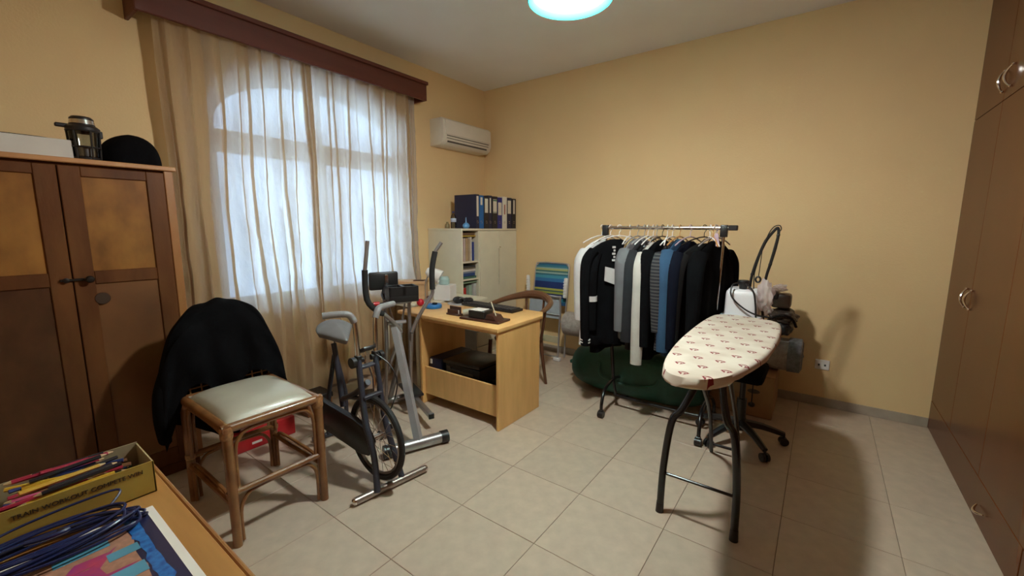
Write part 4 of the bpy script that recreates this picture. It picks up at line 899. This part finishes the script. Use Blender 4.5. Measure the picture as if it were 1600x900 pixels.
obj('roll_spiral', b.tube(sp, .006, 6).lathe([(0, 0), (.122, 0), (.122, .01), (0, .01)], (-2.108, ry_, rz_-.02), 30, axis=(1, 0, 0)), rugm, t)
t = thing('green_duffel', 'large dark green duffel bag lying under the clothes rack', 'bag', (-1.2, 3.4, 0))
def bagf(u, v):
    a = 2*PI*u; e_ = 2*v-1; k = (1-abs(e_)**3.2)**.42
    c, s = math.cos(a), math.sin(a)
    c = math.copysign(abs(c)**.75, c); s = math.copysign(abs(s)**.7, s)
    n_ = .03*noise.noise(Vector((v*5, u*6, 3)))
    yr = .235; zr = .23
    z = .235+zr*s*(k if s > 0 else 1*k**.5)+(n_ if s > 0 else 0)
    return (-1.20+.60*e_+.0, 3.44+(yr*c+n_)*k, max(.004, z-.05*abs(e_)**2*(s > 0)))
obj('bag_body', B().grid(bagf, 44, 40, closeu=True), green_m, t, ang=80)
obj('handle', B().tube([(-1.45, 3.215, .30), (-1.42, 3.19, .20), (-1.2, 3.185, .16), (-.98, 3.19, .20), (-.95, 3.215, .30)], .012, 8, smooth=5, flat=.4), green_m, t)
obj('end_tab', B().box((-1.83, 3.40, .17), (-1.79, 3.46, .20), .006), green_m, t)
obj('zip', B().tube([(-1.7, 3.42, .435), (-1.2, 3.42, .475), (-.7, 3.42, .44)], .006, 6, smooth=5), black, t)
t = thing('cardboard_box', 'brown cardboard box under the right end of the rug roll', 'box', (-.45, 3.8, 0))
obj('carton', B().box((-.70, 3.56, .001), (-.20, 4.04, .325), .004), card, t)
obj('top_flap', B().box((-.70, 3.56, .326), (-.20, 3.795, .330), .001).box((-.70, 3.80, .326), (-.20, 4.04, .330), .001), card, t)
obj('tape', B().box((-.47, 3.5585, .16), (-.42, 3.5605, .33), 0), mat('parcel_tape', (.35, .22, .10), .3), t)
obj('carry_hole', B().lathe([(0, 0), (.03, 0), (.03, .001), (0, .001)], (-.33, 3.559, .20), 20, (0, -1, 0), sx=1.4, sy=.6), MATS['slot_dark'], t)

# ------------------------------------------------------------------ clothes rack
t = thing('clothes_rack', 'black and chrome rolling clothes rack full of hanging clothes', 'clothes rack', (-.95, 3.1, 0))
RY = 3.08; BZr = 1.435
obj('hanging_rail', B().cyl((-1.40, RY, BZr), (-.505, RY, BZr), .0125, 16), chrome, t)
for x, tx in ((-1.26, -1.37), (-.565, -.535)):
    obj('upright', B().tube([(x, RY, .22), (x+(tx-x)*.5, RY, .85)], .0135, 12), blackgl, t)
    obj('upright_tube', B().tube([(x+(tx-x)*.48, RY, .83), (tx, RY, BZr-.02)], .0105, 12), chrome, t, label='chrome upper tube')
    obj('rail_joint', B().box((tx-.022, RY-.02, BZr-.06), (tx+.022, RY+.02, BZr+.02), .005), black, t)
    obj('foot_arch', B().tube([(x+.01, RY-.24, .055), (x+.01, RY-.235, .12), (x, RY-.16, .20), (x, RY, .235), (x, RY+.16, .20), (x+.01, RY+.235, .12), (x+.01, RY+.24, .055)], .0125, 12, smooth=5), blackgl, t)
    for s in (-1, 1):
        obj('castor', B().cyl((x-.012, RY+s*.24, .027), (x+.030, RY+s*.24, .027), .026, 18).box((x-.006, RY+s*.24-.014, .03), (x+.024, RY+s*.24+.014, .065), .004), black, t)
obj('rail_end', B().box((-.51, RY-.018, BZr-.016), (-.455, RY+.018, BZr+.018), .004), black, t)
obj('lower_rail', B().tube([(-1.26, RY, .225), (-1.235, RY-.005, .13), (-1.19, RY-.01, .105), (-.64, RY-.01, .105), (-.59, RY-.005, .13), (-.565, RY, .225)], .0115, 12, smooth=5), blackgl, t)

def garment(name, lb, x, rot, L, m, wd=.21, thick=.035, sl=.55, slm=None, cat='jacket', hood=False, zt=None, yo=0, cuffs=None, seed=0, grp='clothes hanging on the rack'):
    zt = zt or BZr-.080-((seed*37) % 5)*.006
    t = thing(name, lb, cat, (x, RY+yo, zt), grp)
    M = Matrix.Translation((x, RY+yo, zt))@Matrix.Rotation(rot, 4, 'Z')   # local y = shoulder line, x = thickness
    def f(u, v):
        a = 2*PI*u; c, s = math.cos(a), math.sin(a)
        if v < .12: q = v/.12; hw = .045+(wd-.045)*q**.8; z = -.085*q**1.15
        else: q = (v-.12)/.88; hw = wd*(1-.06*q+.03*math.sin(q*3)); z = -.085-(L-.085)*q
        tk = thick*(.45+.75*min(1, v*4)); k = min(1, v*3)
        fo = (.010*math.sin(s*9+seed)+.012*noise.noise(Vector((s*3, v*3, seed))))*k
        return M@Vector((tk*c+fo+.02*noise.noise(Vector((v*2.5, seed, 1)))*v, hw*math.copysign(abs(s)**.85, s), z+.012*math.sin(s*4+seed)*(v**3)))
    b = B(); b.grid(f, 40, 26, closeu=True)
    top = [f(i/40, 0) for i in range(40)]; ct = b.bm.verts.new(sum((Vector(p) for p in top), Vector())/40); ctb = b.bm.verts.new(sum((Vector(f(i/40, 1)) for i in range(40)), Vector())/40)
    b.bm.verts.ensure_lookup_table()
    for i in range(40):
        b.bm.faces.new((b.bm.verts[i*26], b.bm.verts[((i+1) % 40)*26], ct)); b.bm.faces.new((b.bm.verts[i*26+25], ctb, b.bm.verts[((i+1) % 40)*26+25]))
    obj('body', b, m, t, ang=70)
    if sl:
        for s in (-1, 1):
            P = [(0, s*(wd-.04), -.085), (.006, s*(wd+.012), -.16), (.012, s*(wd+.028), -.32), (.012+.01*math.sin(seed+s), s*(wd+.02), -.06-sl)]
            sp_ = [M@Vector(p) for p in P]
            obj('sleeve', B().tube(sp_, [.052, .056, .050, .040], 14, smooth=6, flat=.72), slm or m, t)
            if cuffs:
                e1 = Vector(P[-1])
                for q in range(2):
                    obj('cuff_stripe', B().tube([M@(e1+Vector((0, 0, .022+q*.02))), M@(e1+Vector((0, 0, .030+q*.02)))], .0425, 14, flat=.74), cuffs, t)
    if hood:
        obj('hood', B().ball(M@Vector((.03, 0, -.045)), .075, 3, (.8, 1, .62), jit=.5), m, t)
    return t, M
def hanger(x, rot, m, lb, grp, yo=0):
    t = thing('clothes_hanger', lb, 'hanger', (x, RY, BZr), grp)
    M = Matrix.Translation((x, RY+yo*0, BZr))@Matrix.Rotation(rot, 4, 'Z')
    hk = [(0, .022*math.cos(a), .022*math.sin(a)-.0045) for a in [(-.15+k*.16)*PI for k in range(8)]]
    hk = [M@Vector(p) for p in hk][::-1]+[M@Vector((0, 0, -.035)), M@Vector((0, 0, -.062))]
    hk = [M@Vector((0, -.018, .004)), M@Vector((0, -.014, .016)), M@Vector((0, 0, .0205)), M@Vector((0, .016, .013)), M@Vector((0, .019, -.004)), M@Vector((0, .010, -.022)), M@Vector((0, 0, -.034)), M@Vector((0, 0, -.062))]
    obj('hook', B().tube(hk, .0026, 6, smooth=3), m, t)
    obj('shoulders', B().tube([M@Vector(p) for p in ((0, -.20, -.115), (0, -.12, -.083), (0, 0, -.060), (0, .12, -.083), (0, .20, -.115))], .0045, 6, smooth=3), m, t)
whp = white; brh = mat('hanger_wood', (.60, .28, .08), .4); grh = mat('hanger_grey', (.35, .34, .34), .4); pk = mat('hanger_lilac', (.55, .42, .52), .4)
cl = lambda n, c, **k: mat(n, c, .9, var=.1, bump=.12, bscale=150, spec=.06, **k)
deepb = blackcloth
cw = cl('cloth_white', (.62, .62, .62)); cg = cl('cloth_heather_grey', (.15, .15, .16)); cdg = cl('cloth_dark_grey', (.028, .028, .032)); cn = cl('cloth_navy', (.006, .007, .014)); cden = cl('cloth_denim', (.04, .085, .155)); cch = cl('cloth_charcoal', (.011, .0095, .0095)); ccr = cl('cloth_cream', (.48, .38, .22)); ck = cl('cloth_knit_white', (.55, .54, .50)); cor = cl('cloth_orange', (.5, .2, .05))
strp = bpy.data.materials.new('striped_knit'); strp.use_nodes = True; nt = strp.node_tree; p = nt.nodes['Principled BSDF']; p.inputs['Roughness'].default_value = .9
tc = nn(nt, 'ShaderNodeTexCoord'); wv = nn(nt, 'ShaderNodeTexWave', bands_direction='Z'); wv.inputs['Scale'].default_value = 14; wv.inputs['Distortion'].default_value = .6; cr = nn(nt, 'ShaderNodeValToRGB')
cr.color_ramp.elements[0].color = (.01, .01, .015, 1); cr.color_ramp.elements[0].position = .5; cr.color_ramp.elements[1].color = (.06, .056, .056, 1); cr.color_ramp.elements[1].position = .65
nt.links.new(tc.outputs['Object'], wv.inputs[0]); nt.links.new(wv.outputs['Fac'], cr.inputs[0]); nt.links.new(cr.outputs[0], p.inputs['Base Color'])
G = [('shirt', 'white shirt hanging at the far left end of the rack', -1.400, -.34, .82, cw, dict(cat='shirt', seed=1, sl=.55)),
     ('jacket', 'black jacket with a white sleeve band, second from the rack left end', -1.330, -.22, .84, deepb, dict(seed=2, sl=.60)),
     ('hoodie', 'black hoodie with white patch and white striped cuffs, turned towards the room', -1.258, -.72, .80, deepb, dict(seed=3, sl=.74, yo=-.07, cuffs=cw)),
     ('cardigan', 'cream cardigan hanging between the black hoodie and the grey hoodie', -1.175, .12, .42, ccr, dict(cat='cardigan', seed=4, sl=.22, wd=.17)),
     ('hoodie', 'grey hooded sweatshirt hanging near the middle of the rack', -1.115, -.12, .74, cg, dict(seed=5, sl=.60, hood=True)),
     ('jacket', 'dark grey jacket hanging behind the grey hooded sweatshirt', -1.065, -.1, .80, cdg, dict(seed=6, sl=.66)),
     ('sweater', 'long white knitted sweater in the middle of the rack', -1.00, -.06, .78, ck, dict(cat='sweater', seed=7, sl=.80)),
     ('jacket', 'plain black jacket right of the white knitted sweater', -.935, -.2, .84, deepb, dict(seed=8, sl=.68)),
     ('sweater', 'black and grey striped knitted sweater left of the denim shirt', -.865, -.1, .74, strp, dict(cat='sweater', seed=9, sl=.55)),
     ('shirt', 'blue denim shirt hanging right of the striped sweater', -.815, -.12, .80, cden, dict(cat='shirt', seed=10, sl=.70)),
     ('jacket', 'navy jacket hanging between the denim shirt and the charcoal jacket', -.745, -.22, .84, cn, dict(seed=11, sl=.66)),
     ('jacket', 'charcoal jacket turned outwards near the right end of the rack', -.655, -.52, .86, cch, dict(seed=12, sl=.60)),
     ('jacket', 'black jacket hanging last, at the right end of the rack', -.585, -.30, .80, deepb, dict(seed=13, sl=.55))]
HM = {}
for nm, lb, x, r, L, m, k in G:
    tt, M = garment(nm, lb, x, r, L, m, **k); HM[k['seed']] = (tt, M)
hd, Mh = HM[3]
b = B(); b.prism([Mh@Vector(p) for p in ((.050, -.10, -.20), (.050, .005, -.225), (.054, .005, -.345), (.054, -.105, -.305))], Mh.to_3x3()@Vector((.008, 0, 0))); obj('chest_patch', b, cw, hd, label='white patch on the black hoodie')
b = B()
for k in range(5): b.box((.044, -.045+.010*(k % 2), -.065-k*.024), (.054, -.022, -.050-k*.024), .001, M=Mh)
obj('chest_print', b, cw, hd)
hb, Mb = HM[2]
obj('sleeve_band', B().tube([Mb@Vector((.014, -.238, -.40)), Mb@Vector((.014, -.236, -.44))], .051, 14, flat=.76), cw, hb, label='white band round the sleeve')
hl = [('white plastic clothes hanger carrying the white shirt', whp), ('white plastic clothes hanger of the black banded jacket', whp), ('white plastic clothes hanger of the black patched hoodie', whp), ('white plastic clothes hanger of the cream cardigan', whp), ('grey clothes hanger of the grey hooded sweatshirt', grh), ('grey clothes hanger of the dark grey jacket', grh), ('white plastic clothes hanger of the white knitted sweater', whp), ('black clothes hanger of the plain black jacket', black), ('white plastic clothes hanger of the striped sweater', whp), ('orange wooden clothes hanger of the denim shirt', brh), ('lilac clothes hanger of the navy jacket', pk), ('black clothes hanger of the charcoal jacket', black), ('grey clothes hanger of the last black jacket', grh)]
for (nm, lb, x, r, L, m, k), (hlb, hm) in zip(G, hl): hanger(x, r, hm, hlb, 'clothes hangers on the rack')
for i, x in enumerate((-1.04, -.975, -.90, -.60, -.62)):
    hanger(x, -.1+.15*i, (whp, grh, whp, brh, whp)[i], ('empty white hanger between the grey and white sweaters', 'empty grey hanger beside the knitted sweater', 'empty white hanger left of the striped sweater', 'empty wooden hanger near the right end of the rail', 'empty white hanger at the right end of the rail')[i], 'clothes hangers on the rack')
tag(obj('clip_hanger', B().tube([(-.575, RY, BZr+.018), (-.572, RY+.012, BZr+.004), (-.575, RY, BZr-.03)], .0026, 6).prism([(-.60, RY-.03, BZr-.12), (-.55, RY-.03, BZr-.12), (-.565, RY-.03, BZr-.035), (-.582, RY-.03, BZr-.035)], (0, .012, 0)), pk), 'small lilac triangular clip hanger at the right end of the rail', 'hanger', 'clothes hangers on the rack')

# ------------------------------------------------------------------ office chair with the steamer and bags on it
t = thing('office_chair', 'black five-star office chair base on castors behind the ironing board', 'office chair', (-.30, 3.12, 0))
ocx, ocy = -.35, 3.09
for k in range(5):
    a = k*2*PI/5-.88
    q = Vector((ocx+.27*math.cos(a), ocy+.27*math.sin(a), 0)); p = Vector((ocx, ocy, 0))
    obj('base_arm', B().tube([p+Vector((0, 0, .13)), p.lerp(q, .5)+Vector((0, 0, .115)), q+Vector((0, 0, .075))], [.03, .024, .017], 8, smooth=3), black, t)
    n = Vector((-math.sin(a), math.cos(a), 0))
    obj('castor', B().cyl(q-n*.022+Vector((0, 0, .028)), q-n*.006+Vector((0, 0, .028)), .027, 16).cyl(q+n*.006+Vector((0, 0, .028)), q+n*.022+Vector((0, 0, .028)), .027, 16).cyl(q+Vector((0, 0, .02)), q+Vector((0, 0, .075)), .008, 8), black, t)
obj('gas_column', B().cyl((ocx, ocy, .08), (ocx, ocy, .30), .03, 16).cyl((ocx, ocy, .28), (ocx, ocy, .44), .018, 14), black, t)
obj('seat', B().box((ocx-.21, ocy-.14, .44), (ocx+.125, ocy+.24, .52), .035), blackcloth, t)
ZS = .521
t = thing('steam_generator', 'white ironing steam generator with black knob and cable behind the ironing board', 'steam iron station', (-.41, 3.2, ZS))
def sg(u, v):
    a = 2*PI*u; c, s = math.cos(a), math.sin(a); pw = .32
    c = math.copysign(abs(c)**pw, c); s = math.copysign(abs(s)**pw, s)
    z = ZS+.002+v*.51; tp = 1-.10*v; rr_ = 1 if v < .93 else math.sqrt(max(0, 1-((v-.93)/.075)**2))*.25+.75
    return (-.405+.108*c*tp*rr_, 3.19+.12*s*tp*rr_, z)
b = B(); b.grid(sg, 48, 30, closeu=True); ct = b.bm.verts.new((-.405, 3.19, ZS+.513)); b.bm.verts.ensure_lookup_table()
for i in range(48): b.bm.faces.new((b.bm.verts[i*30+29], b.bm.verts[((i+1) % 48)*30+29], ct))
obj('housing', b, mat('appliance_white', (.78, .80, .84), .35, var=.02), t, ang=50)
obj('base_collar', B().box((-.528, 3.062, .80), (-.282, 3.315, .86), .012), mat('appliance_white2', (.68, .70, .75), .4), t)
obj('hanging_plug', B().tube([(-.30, 3.36, .62), (-.325, 3.45, .45), (-.328, 3.46, .15)], .004, 6, smooth=3).ball((-.328, 3.46, .13), .024, 2, (1, 1, .8)), black, t)
obj('knob', B().lathe([(0, 0), (.022, 0), (.026, .03), (.034, .04), (.036, .058), (.030, .066), (0, .068)], (-.405, 3.14, ZS+.506), 24), black, t)
obj('power_cord', B().tube([(-.43, 3.12, 1.075), (-.46, 3.07, 1.06), (-.455, 3.045, .99), (-.38, 3.04, .92), (-.30, 3.04, .885), (-.22, 3.06, .875)], .0055, 8, smooth=6).tube([(-.385, 3.10, 1.075), (-.335, 3.06, 1.03), (-.315, 3.04, .95), (-.305, 3.03, .86), (-.30, 3.03, .82)], .0055, 8, smooth=6), black, t)
t = thing('steam_hose', 'black sleeved steam hose arching high above the steam generator', 'hose', (-.30, 3.2, ZS))
hose = [(-.375, 3.20, 1.02), (-.365, 3.20, 1.13), (-.34, 3.20, 1.24), (-.305, 3.20, 1.35), (-.262, 3.20, 1.42), (-.243, 3.20, 1.435), (-.238, 3.20, 1.39), (-.25, 3.20, 1.30), (-.268, 3.20, 1.20), (-.285, 3.20, 1.11), (-.295, 3.20, .95), (-.26, 3.2, .70), (-.25, 3.2, .53)]
obj('hose', B().tube(hose, [.008, .0085, .009, .010, .009, .009, .0085, .010, .009, .0085, .008, .008, .008], 10, smooth=5), black, t)
for k in (1, 3, 6, 8): obj('hose_clip', B().ball(hose[k], .0125, 1), black, t)
obj('support_wire', B().tube([(-.345, 3.19, 1.0), (-.352, 3.19, 1.10), (-.345, 3.19, 1.18), (-.30, 3.19, 1.37), (-.268, 3.19, 1.44), (-.235, 3.19, 1.452), (-.224, 3.19, 1.43), (-.232, 3.19, 1.415)], .0032, 6, smooth=5).tube([(-.317, 3.19, 1.33), (-.327, 3.19, 1.11)], .0025, 6), black, t)
obj('wire_ring', B().tube([(-.326+.014*math.cos(a*PI/8), 3.17, 1.10+.018*math.sin(a*PI/8)) for a in range(16)], .006, 8, closed=True), black, t)
tag(obj('plastic_bag', B().ball((-.275, 3.13, 1.0), .055, 4, (.9, .8, 1.75), jit=.4), plasticwrap), 'crumpled clear pinkish plastic bag beside the steam generator', 'plastic bag')
t = thing('black_handbag', 'bulky black bag resting on the right end of the rug roll', 'bag', (-.2, 3.8, .6))
obj('bag_lower', B().ball((-.205, 3.80, .685), .10, 4, (.78, 1.0, .80), jit=.2), black, t)
obj('bag_middle', B().ball((-.20, 3.78, .765), .095, 4, (1.0, 1, .62), jit=.3), mat('dark_leather', (.05, .04, .032), .35), t)
obj('strap', B().tube([(-.29, 3.70, .74), (-.22, 3.66, .79), (-.14, 3.69, .77), (-.11, 3.74, .70)], .010, 8, smooth=5), blackgl, t)
t = thing('camera_case', 'small black and brown case on top of the bulky black bag', 'case', (-.215, 3.76, .83))
obj('case_body', B().box((-.285, 3.70, .835), (-.155, 3.82, .945), .022), mat('brown_black', (.045, .026, .016), .35, var=.3), t)
obj('case_flap', B().box((-.295, 3.69, .90), (-.235, 3.825, .955), .015), black, t)
tag(obj('clear_wrap', B().ball((-.235, 3.76, .985), .036, 4, (1.3, .9, .75), jit=.45), plasticwrap), 'scrunched clear wrapper on top of the brown case', 'wrapper')
tag(obj('pale_wrap', B().ball((-.33, 3.74, .80), .045, 4, (1.2, .9, 1.0), jit=.4), plasticwrap), 'pale crumpled wrapping between the steam generator and the black bag', 'wrapper')

# ------------------------------------------------------------------ ironing board
t = thing('ironing_board', 'ironing board with a cream cover printed with small red motifs', 'ironing board', (-.35, 2.3, 0))
bo = [(-.474, 1.665), (-.515, 1.835), (-.547, 2.156), (-.555, 2.595), (-.538, 2.90), (-.50, 2.985), (-.425, 3.02), (-.30, 3.00), (-.205, 2.96), (-.160, 2.88), (-.145, 2.709), (-.139, 2.495), (-.148, 2.242), (-.166, 2.048), (-.203, 1.865), (-.240, 1.736), (-.292, 1.645), (-.351, 1.605), (-.422, 1.607)]
bp = spline([Vector((x, y, 0)) for x, y in bo], 4, True)
cm = bpy.data.materials.new('board_cover'); cm.use_nodes = True; nt = cm.node_tree; p = nt.nodes['Principled BSDF']; p.inputs['Roughness'].default_value = .9
def mth(op, a, b_=None, c_=None):
    n = nn(nt, 'ShaderNodeMath', operation=op)
    for i, v in enumerate((a, b_, c_)):
        if v is None: continue
        if isinstance(v, (int, float)): n.inputs[i].default_value = v
        else: nt.links.new(v, n.inputs[i])
    return n.outputs[0]
tc = nn(nt, 'ShaderNodeTexCoord'); sp_ = nn(nt, 'ShaderNodeSeparateXYZ'); nt.links.new(tc.outputs['Object'], sp_.inputs[0])
v_ = mth('DIVIDE', sp_.outputs[1], .118); row = mth('FLOOR', v_); fv = mth('SUBTRACT', mth('FRACT', v_), .5)
u_ = mth('ADD', mth('DIVIDE', sp_.outputs[0], .088), mth('MULTIPLY', mth('MODULO', mth('ADD', row, 100), 2), .5)); fu = mth('SUBTRACT', mth('FRACT', u_), .5)
au = mth('ABSOLUTE', fu)
wd_ = mth('MULTIPLY', mth('ADD', fv, .20), .95)   # triangle widening away
tri = mth('MULTIPLY', mth('LESS_THAN', au, wd_), mth('LESS_THAN', mth('ADD', mth('MULTIPLY', mth('MULTIPLY', au, au), 1.6), fv), .17))
core = mth('MULTIPLY', mth('LESS_THAN', au, .045), mth('LESS_THAN', fv, .08)); bar_ = mth('MULTIPLY', mth('LESS_THAN', au, .14), mth('LESS_THAN', mth('ABSOLUTE', mth('SUBTRACT', fv, .06)), .03))
wht = mth('MAXIMUM', core, bar_); red_ = mth('MULTIPLY', tri, mth('SUBTRACT', 1, wht))
no = nn(nt, 'ShaderNodeTexNoise'); no.inputs['Scale'].default_value = 7; cr = nn(nt, 'ShaderNodeValToRGB'); cr.color_ramp.elements[0].position = .35; cr.color_ramp.elements[0].color = (.56, .47, .38, 1); cr.color_ramp.elements[1].position = .6; cr.color_ramp.elements[1].color = (.66, .59, .50, 1)
nt.links.new(tc.outputs['Object'], no.inputs['Vector']); nt.links.new(no.outputs['Fac'], cr.inputs[0])
st_ = nn(nt, 'ShaderNodeVectorMath', operation='DISTANCE'); nt.links.new(tc.outputs['Object'], st_.inputs[0]); st_.inputs[1].default_value = (-.02, .42, .88)
stain = nn(nt, 'ShaderNodeMapRange'); stain.inputs[1].default_value = .04; stain.inputs[2].default_value = .16; stain.inputs[3].default_value = .35; stain.inputs[4].default_value = 0; nt.links.new(st_.outputs['Value'], stain.inputs[0])
m1 = nn(nt, 'ShaderNodeMix', data_type='RGBA'); nt.links.new(stain.outputs[0], m1.inputs[0]); nt.links.new(cr.outputs[0], m1.inputs[6]); m1.inputs[7].default_value = (.42, .28, .17, 1)
m2 = nn(nt, 'ShaderNodeMix', data_type='RGBA'); nt.links.new(red_, m2.inputs[0]); nt.links.new(m1.outputs[2], m2.inputs[6]); m2.inputs[7].default_value = (.20, .012, .018, 1)
nt.links.new(m2.outputs[2], p.inputs['Base Color'])
cx_, cy_ = -.35, 2.3
rows = [(.0, .880), (.5, .881), (.90, .880), (.97, .877), (1.0, .868), (1.003, .860), (.985, .850), (.90, .848)]
b = B(); n = len(bp); rings = []
for k, z in rows:
    if k == 0: continue
    ring = []
    for i, q in enumerate(bp):
        zz = z; 
        if k >= 1: zz -= .010*(1+math.sin(i*.9))*.5
        if q.y < 1.75 and z < .87: zz -= .012
        # inset at constant distance from the edge rather than scaling
        d = Vector((cx_, max(1.95, min(2.65, q.y)), 0))-q; d.z = 0; L_ = d.length
        ring.append(b.bm.verts.new((q.x+d.x*(1-k), q.y+d.y*(1-k), zz)))
    rings.append(ring)
for a, c in zip(rings, rings[1:]):
    for i in range(n): b.bm.faces.new((a[i], a[(i+1) % n], c[(i+1) % n], c[i]))
b.bm.faces.new(rings[0]); b.bm.faces.new(rings[-1])
obj('cover', b, cm, t, ang=60)
for x0_, x1_ in ((-.555, -.50), (-.216, -.255)):
    s = 1 if x0_ < -.4 else -1
    obj('front_leg', B().tube([(x0_, 2.03, .012), (x0_+s*.005, 2.035, .25), (x0_+s*.03, 2.04, .49), (x0_+s*.07, 2.06, .56), (x0_+s*.115, 2.16, .70), (x0_+s*.12, 2.3, .850)], .0175, 14, smooth=5), blackgl, t)
    obj('foot_tip', B().tube([(x0_-s*.001, 2.03, 0), (x0_, 2.03, .055)], [.020, .018], 14), black, t)
    obj('rear_leg', B().tube([(x0_+s*.09, 2.80, .012), (x0_+s*.10, 2.60, .35), (x0_+s*.10, 2.35, .60), (x0_+s*.10, 2.10, .850)], .012, 12, smooth=4), blackgl, t)
obj('leg_bar', B().cyl((-.54, 2.032, .215), (-.222, 2.032, .215), .0075, 10), blackgl, t)
obj('leg_bar', B().cyl((-.46, 2.80, .06), (-.31, 2.80, .06), .009, 10), blackgl, t)
obj('pivot_bar', B().cyl((-.46, 2.245, .70), (-.31, 2.245, .70), .007, 10), blackgl, t)
